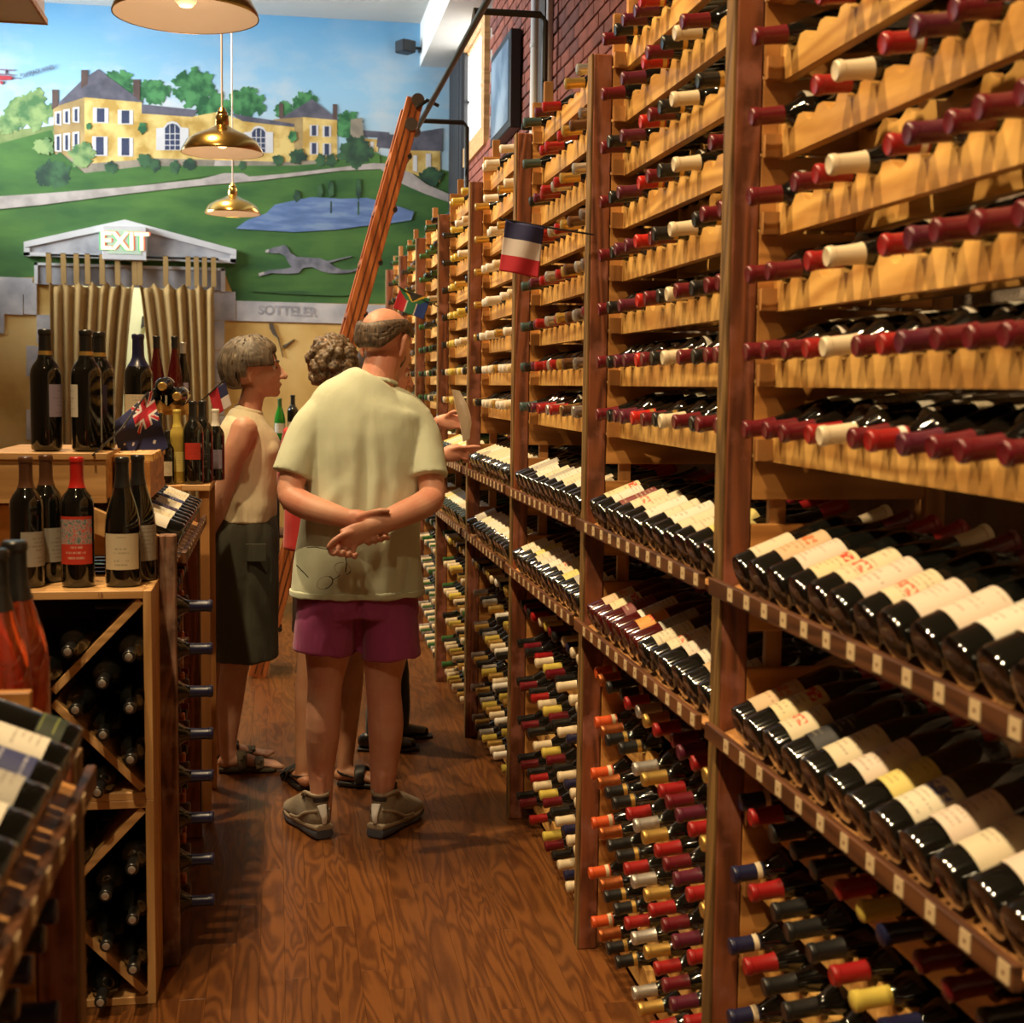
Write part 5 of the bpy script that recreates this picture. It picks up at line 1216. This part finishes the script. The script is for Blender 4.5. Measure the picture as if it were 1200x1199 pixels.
# shorts
SO = cloth_mat('magenta_cotton', (.33,.05,.19), .10, bump=.35)
B = Blob()
B.tube([(.27,4.745,.93),(.27,4.745,.84),(.27,4.745,.76)], [(.195,.13),(.205,.14),(.212,.14)], caps=False, seg=36, p=2.2)
B.tube([(.185,4.745,.86),(.168,4.745,.74),(.158,4.742,.632)], [(.10,.125),(.110,.128),(.112,.125)], caps=False, seg=30); B.tube([(.355,4.745,.86),(.372,4.745,.74),(.382,4.742,.612)], [(.10,.125),(.106,.128),(.108,.125)], caps=False, seg=30)
def shorts_def(v, n):
    x = v.x-.27; a = fold(v, 5, 13, 5, .007); a -= .012*exp(-(x/.014)**2)*(1 if v.z < .86 else 0); a += .003*sin(v.x*70)*max(0,(.72-v.z)*8)*.6; return n*a
B.build('shorts', SO, man, .0058, 4, shorts_def)
# sneakers
TP = cloth_mat('taupe_mesh', (.25,.205,.145), .12); TPL = plain('taupe_leather', (.33,.27,.20), .5); SOLE = plain('blue_grey_sole', (.07,.08,.11), .6); RF = plain('silver_reflector', (.8,.8,.8), .3); DKP = plain('dark_trim', (.03,.03,.035), .6)
def sneaker(parent, heel, toe_dir, mirror):
    h = Vector((heel[0], heel[1], 0)); f = Vector((toe_dir[0], toe_dir[1], 0)).normalized(); sd = Vector((f.y, -f.x, 0))
    t = empty('sneaker', tuple(h)); t.parent = parent; t.location = h-Vector(parent.location); t.scale = (1,1,1.18)
    def P(a, b, z): return f*a + sd*b + Vector((0,0,z))
    B = Blob(); B.tube([P(.012,0,.060),P(.06,0,.066),P(.13,0,.062),P(.19,0,.050),P(.25,0,.038)], [(.038,.050),(.044,.054),(.045,.046),(.050,.034),(.042,.024)], side=sd, seg=24, p=2.3)
    B.tube([P(.036,0,.060),P(.040,0,.122)], [(.040,.046),(.041,.047)], side=sd, caps=False)
    off = h
    def put(B, nm, mt, vx=.004, sm=2):
        me_o = B.build(nm, mt, None, vx, sm); me_o.parent = t; return me_o
    put(B, 'upper', TP)
    B = Blob(); B.tube([P(-.028,0,.017),P(.03,0,.016),P(.12,0,.013),P(.20,0,.014),P(.275,0,.020)], [(.033,.016),(.041,.016),(.040,.013),(.050,.014),(.034,.013)], side=sd, seg=28, p=3.2, caps=False); put(B, 'sole', SOLE, .004, 1)
    B = Blob(); B.tube([P(-.028,0,.036),P(.03,0,.033),P(.12,0,.026),P(.20,0,.027),P(.268,0,.030)], [(.033,.010),(.042,.010),(.042,.010),(.051,.010),(.036,.010)], side=sd, seg=28, p=3.2, caps=False); put(B, 'midsole', TPL, .004, 1)
    B = Blob(); B.tube([P(-.012,-.004,.100),P(-.027,-.001,.068),P(-.026,0,.046)], [(.019,.006),(.012,.006),(.008,.005)], side=sd, seg=12, caps=False); put(B, 'heel_flash', RF, .0022, 1)
    B = Blob(); B.tube([P(.004,-.026,.114),P(-.009,0,.116),P(.004,.026,.114)], [(.010,.005)]*3, side=(0,0,1), seg=10); put(B, 'heel_tab', DKP, .003, 1)
    B = Blob(); B.tube([P(.090,-.032,.112),P(.045,-.041,.130),P(.006,-.028,.126),P(-.006,.0,.124),P(.006,.028,.126),P(.045,.041,.130),P(.090,.032,.112)], [.0065]*7, seg=10); put(B, 'collar', TPL, .003, 1)
    for sg in (1,-1):
        B = Blob(); B.tube([P(-.018,sg*.022,.085),P(.04,sg*.045,.070),P(.10,sg*.047,.044),P(.16,sg*.051,.038)], [(.003,.006)]*4, side=sd, seg=8, caps=False); put(B, 'side_band', TPL, .0028, 1)
    for k in range(4):
        a = .115+.024*k; z = .098-.014*k; B = Blob(); B.tube([P(a,-.022,z-.008),P(a,0,z+.001),P(a,.022,z-.008)], [.0035]*3, seg=8); B.mb.build('lace', DKP if k % 2 else TPL, t, True)
    return t
sneaker(man, (.143,4.672), (-.36,.93), 0); sneaker(man, (.338,4.655), (.55,.83), 0)
# spectacles held in the right hand
gl = empty('spectacles', (.155,4.46,1.0), 'thin wire spectacles dangling from the hand of the person in green', 'spectacles')
def gp(pts): return [(x-.155, y-4.46, z-1.0) for x, y, z in pts]
b = MB(); b.tube(gp([(.092,4.485,1.024),(.118,4.47,1.027),(.158,4.452,1.021)]), .0016, 6); b.build('temple', M['metal'], gl, True)
b = MB(); b.tube(gp([(.058,4.49,.966),(.078,4.485,.946),(.096,4.48,.927)]), .0016, 6); b.build('temple', M['metal'], gl, True)
lens = plain('spectacle_lens', (.9,.92,.9), .03, trans=1.0); lens.node_tree.nodes['Principled BSDF'].inputs['IOR'].default_value = 1.05
for (cx, cz, a) in [(.205,.957,-.3),(.148,.912,.5)]:
    ring = [(cx+.027*cos(a)*cos(q)-.019*sin(a)*sin(q), 4.462, cz+.027*sin(a)*cos(q)+.019*cos(a)*sin(q)) for q in [2*pi*i/20 for i in range(21)]]
    b = MB(); b.tube(gp(ring), .0009, 5); rm = b.build('rim', M['steel'], gl, True)
    b = MB(); b.tube(gp(ring[17 if cx > .18 else 14:21] + ([] if cx > .18 else ring[1:3])), .0019, 6); b.build('brow_bar', M['metal'], gl, True)
b = MB(); b.tube(gp([(.196,4.462,.936),(.185,4.458,.928),(.172,4.462,.921)]), .0014, 6); b.build('bridge', M['metal'], gl, True)
b = MB(); b.tube(gp([(.214,4.456,.996),(.218,4.460,.975),(.214,4.463,.945)]), .0020, 6); b.build('frame_edge', M['metal'], gl, True)

# ================= woman in the cream sleeveless top, in profile
wo = empty('person', (-.13, 5.6, 0), 'person with short grey hair, cream sleeveless top and long dark olive skirt, facing right', 'person')
HAIRM = hair_mat('short_grey_hair', (.055,.042,.032), (.19,.145,.10), (38,38,7))
B = Blob()
B.tube([(-.128,5.6,.90),(-.126,5.6,1.10),(-.122,5.6,1.28),(-.125,5.6,1.37),(-.118,5.6,1.425)], [(.10,.14),(.10,.13),(.105,.15),(.085,.15),(.05,.08)], side=(1,0,0))
B.tube([(-.120,5.6,1.38),(-.108,5.6,1.46),(-.090,5.6,1.53)], [(.060,.062),(.048,.050),(.046,.05)])
B.tube([(-.130,5.445,1.375),(-.165,5.43,1.27),(-.212,5.455,1.115),(-.240,5.495,1.02),(-.262,5.545,.945)], [.049,.045,.036,.033,.023], side=(0,1,0)); B.ell((-.128,5.455,1.372), (.052,.05,.048))
B.tube([(-.120,5.755,1.375),(-.155,5.77,1.25),(-.20,5.75,1.11),(-.235,5.69,1.02),(-.262,5.62,.945)], [.049,.044,.036,.033,.023], side=(0,1,0))
for sg, yy in ((1,5.555),(-1,5.61)):
    B.tube([(-.262,yy-.01*sg,.945),(-.268,yy,.915),(-.270,yy+.008*sg,.890)], [(.022,.018),(.030,.016),(.028,.013)], side=(0,1,0))
    for i in range(4): finger(B, [(-.270,yy-.020+.013*i,.888),(-.272,yy-.018+.013*i,.862),(-.264,yy-.016+.013*i,.842),(-.256,yy-.015+.013*i,.832)], .0078, .8)
    finger(B, [(-.262,yy+.02*sg,.925),(-.252,yy+.034*sg,.900),(-.248,yy+.036*sg,.880)], .0085, .8)
for (x_, y_) in ((-.178,5.535),(-.215,5.70)):
    B.tube([(x_+.03,y_,.62),(x_+.005,y_,.42),(x_-.010,y_,.30),(x_-.022,y_,.12),(x_-.018,y_,.07)], [.075,.056,.052,.034,.034], side=(0,1,0))
    B.tube([(x_-.042,y_,.040),(x_+.03,y_,.048),(x_+.10,y_,.034),(x_+.160,y_,.026)], [(.030,.024),(.034,.028),(.040,.018),(.042,.012)], side=(0,1,0))
    for i in range(5): finger(B, [(x_+.155,y_-.034+.017*i,.026),(x_+.192-.006*(i if y_ < 5.6 else 4-i),y_-.034+.017*i,.022)], .0095 if i else .012, .9)
M3 = Matrix.Rotation(radians(-96), 3, 'Z') @ Matrix.Rotation(radians(4), 3, 'X'); hc = Vector((-.088,5.6,1.598)); T = head_parts(B, hc, M3, .99, .95)
B.build('body', SK3, wo, .005, 3); face_bits(wo, T, M3, hc, .99)
shell('hair', T, wo, HAIRM, radians(38), radians(322), lambda a: (radians(-62) if abs(a-pi) < 1.15 else (radians(-30) if abs(a-pi) < 1.45 else radians(-6)), radians(88)), r=(.094,.119,.103), cen=(0,-.014,.030), bump=.03, th=.014, na=90, ne=34)
shell('fringe', T, wo, HAIRM, radians(-64), radians(64), lambda a: (radians(24)+radians(6)*cos(a*3), radians(88)), r=(.088,.104,.100), cen=(0,-.012,.030), bump=.06, th=.018, na=40, ne=16)
CT = cloth_mat('cream_knit', (.74,.66,.45), .04, bump=.3)
B = Blob()
B.tube([(-.130,5.6,1.005),(-.128,5.6,1.08),(-.124,5.6,1.20),(-.118,5.6,1.29),(-.124,5.6,1.36),(-.122,5.6,1.405),(-.115,5.6,1.438)], [(.124,.160),(.124,.158),(.130,.150),(.136,.148),(.110,.140),(.082,.118),(.062,.068)], side=(1,0,0), caps=False, seg=36, p=2.15)
B.ell((-.045,5.535,1.285), (.055,.06,.055)); B.ell((-.045,5.665,1.285), (.055,.06,.055))
B.build('sleeveless_top', CT, wo, .0055, 5, lambda v, n: n*(fold(v, 2, 12, 5, .006)+.002*sin(v.z*55+v.x*14)*max(0,(1.16-v.z)*7)))
B = Blob(); B.tube([(-.116,5.6,1.430),(-.110,5.6,1.452)], [(.062,.066),(.055,.060)], caps=False); B.build('neckline_trim', CT, wo, .004, 1)
OS = cloth_mat('dark_olive_linen', (.050,.050,.032), .12, bump=.35)
B = Blob(); B.tube([(-.128,5.6,1.035),(-.130,5.6,.95),(-.134,5.6,.80),(-.135,5.6,.62),(-.134,5.6,.455)], [(.122,.150),(.134,.165),(.140,.172),(.136,.175),(.134,.178)], side=(1,0,0), caps=False, seg=36, p=2.2)
B.build('skirt', OS, wo, .0055, 4, lambda v, n: n*(fold(v, 7, 11, 2, .009)))
b = MB(); b.box(.005,.085,-.180,-.172,.86,.93); pk = b.build('pocket_flap', OS, wo, bevel=.002)
b = MB(); b.box(-.06,.05,-.004,.0,.0,.0) if 0 else None
# sandals with buckled straps
SD = plain('olive_suede', (.12,.095,.055), .8, bump=.2, var=.1); SDS = plain('sandal_sole', (.07,.055,.035), .8); BK = plain('buckle', (.10,.08,.06), .4, metal=.6)
def sandal(parent, heel, f, strap=SD, sole=SDS, buckles=True, length=.255):
    h = Vector((heel[0], heel[1], 0)); f = Vector((f[0], f[1], 0)).normalized(); sd = Vector((f.y,-f.x,0)); t = empty('sandal', (0,0,0)); t.parent = parent; t.location = h-Vector(parent.location)
    def P(a, b, z): return f*a+sd*b+Vector((0,0,z))
    def put(B, nm, mt, vx=.004, sm=1): o = B.build(nm, mt, None, vx, sm); o.parent = t
    B = Blob(); B.tube([P(-.02,0,.013),P(.03,0,.013),P(.11,0,.012),P(.17,0,.012),P(.205,0,.012)], [(.030,.013),(.037,.013),(.038,.012),(.048,.012),(.036,.012)], side=sd, seg=26, p=3, caps=False); put(B, 'sole', sole)
    for a, z in ((.068,.082),(.135,.056)):
        B = Blob(); B.tube([P(a+.01,-.046,.022),P(a+.004,-.036,z*.78),P(a,0,z),P(a+.004,.036,z*.78),P(a+.01,.046,.022)], [(.0035,.022)]*5, side=(0,0,1), seg=14, caps=False); put(B, 'strap', strap, .0032)
        if buckles:
            b = MB(); q = P(a-.002,.044,z*.62); b.obox(q, f*.012, sd*.003, Vector((0,0,.010))); b.build('buckle', BK, t)
            b = MB(); b.obox(P(a+.012,.030,z*.86), f*.004, sd*.012, Vector((0,0,.006))); b.build('buckle', BK, t)
    B = Blob(); B.tube([P(.05,-.042,.045),P(-.01,-.026,.055),P(-.026,0,.058),P(-.01,.026,.055),P(.05,.042,.045)], [(.006,.0032)]*5, side=(0,0,1), seg=10, caps=False)
    if not buckles: put(B, 'heel_strap', strap, .0032)
sandal(wo, (-.215,5.535), (1,-.03)); sandal(wo, (-.252,5.70), (1,.05))

# ================= person in red behind the man
p3 = empty('person', (.20, 5.25, 0), 'person with curly brown hair and red top, mostly hidden behind the balding person', 'person')
HAIRM = hair_mat('curly_brown_hair', (.035,.022,.014), (.24,.16,.095), (38,38,38))
B = Blob()
B.tube([(.20,5.30,.86),(.20,5.30,1.1),(.20,5.30,1.3),(.20,5.30,1.42)], [(.13,.09),(.12,.09),(.15,.10),(.09,.07)])
B.tube([(.20,5.30,1.38),(.20,5.31,1.48),(.205,5.33,1.56)], [.055,.048,.05])
for sg in (-1,1):
    B.tube([(.20+sg*.13,5.30,1.36),(.20+sg*.15,5.33,1.2),(.20+sg*.15,5.38,1.08),(.20+sg*.10,5.52,1.10)], [.042,.038,.033,.024]); 
    q = Vector((.20+sg*.10,5.52,1.10)); B.tube([q, q+Vector((-sg*.02,.04,.005)), q+Vector((-sg*.03,.07,.0))], [(.022,.018),(.032,.015),(.030,.012)], side=(0,0,1))
    for i in range(4): finger(B, [q+Vector((-sg*.03,.07,-.020+.013*i)), q+Vector((-sg*.04,.10,-.018+.012*i)), q+Vector((-sg*.055,.115,-.018+.012*i))], .0078, .85)
    finger(B, [q+Vector((-sg*.01,.03,.025)), q+Vector((-sg*.03,.055,.038)), q+Vector((-sg*.04,.075,.036))], .0085, .85)
B.tube([(.145,5.30,.86),(.125,5.285,.50),(.112,5.285,.36),(.095,5.265,.10),(.093,5.265,.05)], [.085,.056,.052,.033,.034])
B.tube([(.265,5.32,.86),(.275,5.33,.50),(.270,5.33,.36),(.255,5.305,.10),(.255,5.30,.05)], [.085,.056,.052,.033,.034])
for (x_, y_, f) in ((.093,5.255,(-.25,.97)),(.255,5.285,(.93,-.36))):
    ff = Vector((f[0],f[1],0)).normalized(); B.tube([Vector((x_,y_,.04))-ff*.03, Vector((x_,y_,.045))+ff*.05, Vector((x_,y_,.030))+ff*.13, Vector((x_,y_,.024))+ff*.19], [(.028,.022),(.033,.026),(.038,.016),(.036,.012)], side=(ff.y,-ff.x,0))
M3 = Matrix.Rotation(radians(-25), 3, 'Z') @ Matrix.Rotation(radians(-12), 3, 'X'); hc = Vector((.205,5.335,1.612)); T = head_parts(B, hc, M3, .98)
B.build('body', SK2, p3, .006, 3); face_bits(p3, T, M3, hc, .98)
B = Blob(); rh = random.Random(4)
for i in range(150):
    z_ = rh.uniform(-.75,1); a = rh.uniform(0,2*pi); q = sqrt(1-z_*z_); d = Vector((q*cos(a), q*sin(a), z_))
    loc_ = M3.transposed() @ d
    if loc_.y > .45 and loc_.z < .45: continue
    B.ell(hc+Vector((0,-.012,.016))+Vector((d.x*.086,d.y*.094,d.z*.095 if d.z > 0 else d.z*.10)), rh.uniform(.014,.024), seg=10, rings=7)
B.ell(hc+Vector((0,-.015,.022)), (.086,.090,.095)); B.build('hair', HAIRM, p3, .0045, 1, lambda v, n: n*(.006*mnoise.noise(v*75)))
RD = cloth_mat('bright_red_cotton', (.48,.018,.018), .12); B = Blob()
B.tube([(.195,5.30,.925),(.195,5.30,1.05),(.198,5.30,1.2),(.20,5.30,1.33),(.20,5.30,1.42)], [(.182,.13),(.176,.125),(.165,.12),(.175,.12),(.10,.08)], caps=False, seg=30)
for sg in (-1,1): B.tube([(.20+sg*.12,5.30,1.37),(.20+sg*.150,5.325,1.22),(.20+sg*.145,5.36,1.12)], [.062,.058,.055], caps=False)
B.build('red_top', RD, p3, .0065, 4, lambda v, n: n*fold(v, 1, 13, 4, .007))
B = Blob(); B.tube([(.20,5.31,.95),(.20,5.31,.80),(.20,5.31,.60)], [(.14,.11),(.145,.12),(.15,.13)], caps=False, seg=28); B.build('skirt', plain('dark_brown_skirt', (.045,.02,.015), .85, bump=.3, bscale=20), p3, .007, 4)
BS = plain('black_strap', (.014,.012,.012), .5)
sandal(p3, (.093,5.250), (-.25,.97), BS, BS, False); sandal(p3, (.250,5.287), (.93,-.36), BS, BS, False)

# ================= person facing the rack, holding a paper list
p4 = empty('person', (.42, 5.88, 0), 'person in dark clothes hidden behind the others, holding white paper and pointing at the bottles', 'person')
HAIRM = hair_mat('dark_hair', (.02,.014,.01), (.08,.05,.035))
B = Blob()
B.tube([(.42,5.88,.90),(.42,5.88,1.1),(.425,5.88,1.3),(.42,5.88,1.42)], [(.10,.15),(.10,.15),(.105,.17),(.06,.09)], side=(1,0,0)); B.tube([(.42,5.88,1.40),(.43,5.88,1.50),(.445,5.88,1.56)], [.058,.05,.05])
B.tube([(.43,5.70,1.385),(.445,5.66,1.27),(.475,5.645,1.165),(.56,5.645,1.205),(.665,5.635,1.262)], [.05,.046,.040,.038,.028], side=(0,0,1))
B.tube([(.665,5.635,1.262),(.700,5.63,1.274),(.735,5.622,1.283)], [(.028,.024),(.036,.020),(.034,.016)], side=(0,0,1))
finger(B, [(.735,5.616,1.296),(.765,5.606,1.300),(.790,5.600,1.303),(.812,5.597,1.303)], .0092, .8)
for i in range(1,4): finger(B, [(.735,5.622,1.296-.013*i),(.762,5.614,1.294-.014*i),(.768,5.622,1.282-.013*i),(.752,5.630,1.274-.012*i)], .0090-.0004*i, .85)
finger(B, [(.700,5.618,1.290),(.728,5.602,1.300),(.750,5.598,1.298)], .0105, .8)
B.tube([(.43,6.06,1.385),(.455,6.05,1.27),(.50,5.97,1.225),(.58,5.84,1.32),(.665,5.735,1.402)], [.05,.046,.040,.036,.025], side=(0,0,1))
B.tube([(.665,5.735,1.402),(.695,5.715,1.402),(.722,5.700,1.400)], [(.026,.020),(.034,.018),(.033,.015)], side=(0,0,1))
for i in range(4): finger(B, [(.720,5.698,1.424-.014*i),(.742,5.688,1.422-.014*i),(.752,5.672,1.420-.014*i),(.744,5.662,1.418-.014*i)], .0088, .85)
finger(B, [(.690,5.700,1.424),(.708,5.680,1.440),(.722,5.664,1.444)], .0100, .82)
B.tube([(.42,5.80,.92),(.43,5.80,.5),(.42,5.80,.08)], [.085,.06,.04]); B.tube([(.42,5.97,.92),(.44,5.98,.5),(.47,5.99,.08)], [.085,.06,.04])
M3 = Matrix.Rotation(radians(-88), 3, 'Z') @ Matrix.Rotation(radians(-14), 3, 'X'); hc = Vector((.455,5.88,1.605)); T = head_parts(B, hc, M3, .98)
B.build('body', SK, p4, .005, 3); face_bits(p4, T, M3, hc, .98)
shell('hair', T, p4, HAIRM, radians(50), radians(310), lambda a: (radians(-50) if abs(a-pi) < 1.3 else radians(-5), radians(88)), r=(.084,.108,.095), cen=(0,-.014,.030), bump=.05, th=.018, na=60, ne=24)
DK = cloth_mat('black_cotton', (.018,.018,.020), .1); B = Blob()
B.tube([(.42,5.88,.93),(.42,5.88,1.1),(.425,5.88,1.3),(.42,5.88,1.39),(.42,5.88,1.44)], [(.130,.18),(.120,.175),(.125,.185),(.10,.15),(.06,.07)], side=(1,0,0), caps=False, seg=30)
B.tube([(.425,5.73,1.375),(.44,5.675,1.27),(.462,5.655,1.205)], [.066,.062,.058], caps=False); B.tube([(.425,6.03,1.375),(.45,6.045,1.27),(.475,6.01,1.235)], [.066,.062,.058], caps=False)
B.build('shirt', DK, p4, .0065, 4, lambda v, n: n*fold(v, 4, 12, 4, .006))
B = Blob(); B.tube([(.42,5.88,.98),(.42,5.88,.86)], [(.118,.165),(.125,.175)], caps=False, side=(1,0,0), seg=30)
B.tube([(.42,5.80,.92),(.432,5.80,.5),(.440,5.80,.28),(.430,5.80,.045)], [.10,.078,.070,.066], caps=False); B.tube([(.42,5.97,.92),(.46,5.98,.5),(.500,5.99,.28),(.505,5.99,.045)], [.10,.078,.068,.064], caps=False)
B.build('trousers', DK, p4, .0065, 4, lambda v, n: n*fold(v, 6, 10, 3, .007))
SHO = plain('black_shoe_leather', (.012,.012,.013), .25, coat=.4)
for (hx, hy, f) in ((.360,5.80,(.98,-.1)),(.435,5.985,(1,.0))):
    h = Vector((hx,hy,0)); f = Vector((f[0],f[1],0)).normalized(); sd = Vector((f.y,-f.x,0)); t = empty('shoe', (0,0,0)); t.parent = p4; t.location = h-Vector(p4.location)
    B = Blob(); B.tube([f*.0+Vector((0,0,.04)), f*.06+Vector((0,0,.045)), f*.13+Vector((0,0,.035)), f*.20+Vector((0,0,.028))], [(.032,.035),(.038,.040),(.044,.028),(.038,.020)], side=sd); o = B.build('upper', SHO, None, .004, 2); o.parent = t
    B = Blob(); B.tube([f*-.03+Vector((0,0,.008)), f*.03+Vector((0,0,.008)), f*.14+Vector((0,0,.008)), f*.235+Vector((0,0,.008))], [(.030,.008),(.037,.008),(.046,.008),(.030,.008)], side=sd, p=3, caps=False); o = B.build('sole', DKP, None, .0035, 1); o.parent = t
b = MB(); ring = [(.655+.0, 5.745+.027*cos(q), 1.398+.027*sin(q)) for q in [2*pi*i/16 for i in range(17)]]
b.tube([(x-.42, y-5.88, z) for x, y, z in ring], .004, 6); b.build('bracelet', M['steel'], p4, True)
pa = empty('paper_list', (.745, 5.68, 1.42), 'folded white paper list held up in front of the rack', 'paper')
PW_ = plain('white_paper', (.86,.84,.80), .7)
def sheet(pts, nm, off):
    vs = []; fs = []; n = 10
    for j in range(n+1):
        t = j/n; i0 = min(int(t*(len(pts)-1)), len(pts)-2); tt = t*(len(pts)-1)-i0; a = Vector(pts[i0][0]).lerp(Vector(pts[i0+1][0]), tt); c = Vector(pts[i0][1]).lerp(Vector(pts[i0+1][1]), tt)
        for i in range(5): q = a.lerp(c, i/4)-Vector((.745,5.68,1.42)); q.y += off+.004*sin(i*1.5); vs.append(q)
    for j in range(n):
        for i in range(4): a = j*5+i; fs.append((a, a+1, a+6, a+5))
    me = bpy.data.meshes.new(nm); me.from_pydata(vs, [], fs); me.materials.append(PW_); o = bpy.data.objects.new(nm, me); link(o, pa); md = o.modifiers.new('s','SOLIDIFY'); md.thickness = .0008
sheet([((.700,5.62,1.535),(.742,5.70,1.528)), ((.715,5.62,1.46),(.772,5.70,1.475)), ((.735,5.63,1.40),(.792,5.71,1.42)), ((.748,5.63,1.32),(.786,5.71,1.33))], 'sheet', 0)
sheet([((.722,5.64,1.525),(.748,5.71,1.520)), ((.735,5.64,1.45),(.782,5.71,1.46)), ((.750,5.65,1.39),(.797,5.72,1.40)), ((.757,5.65,1.325),(.787,5.72,1.33))], 'sheet', .012)
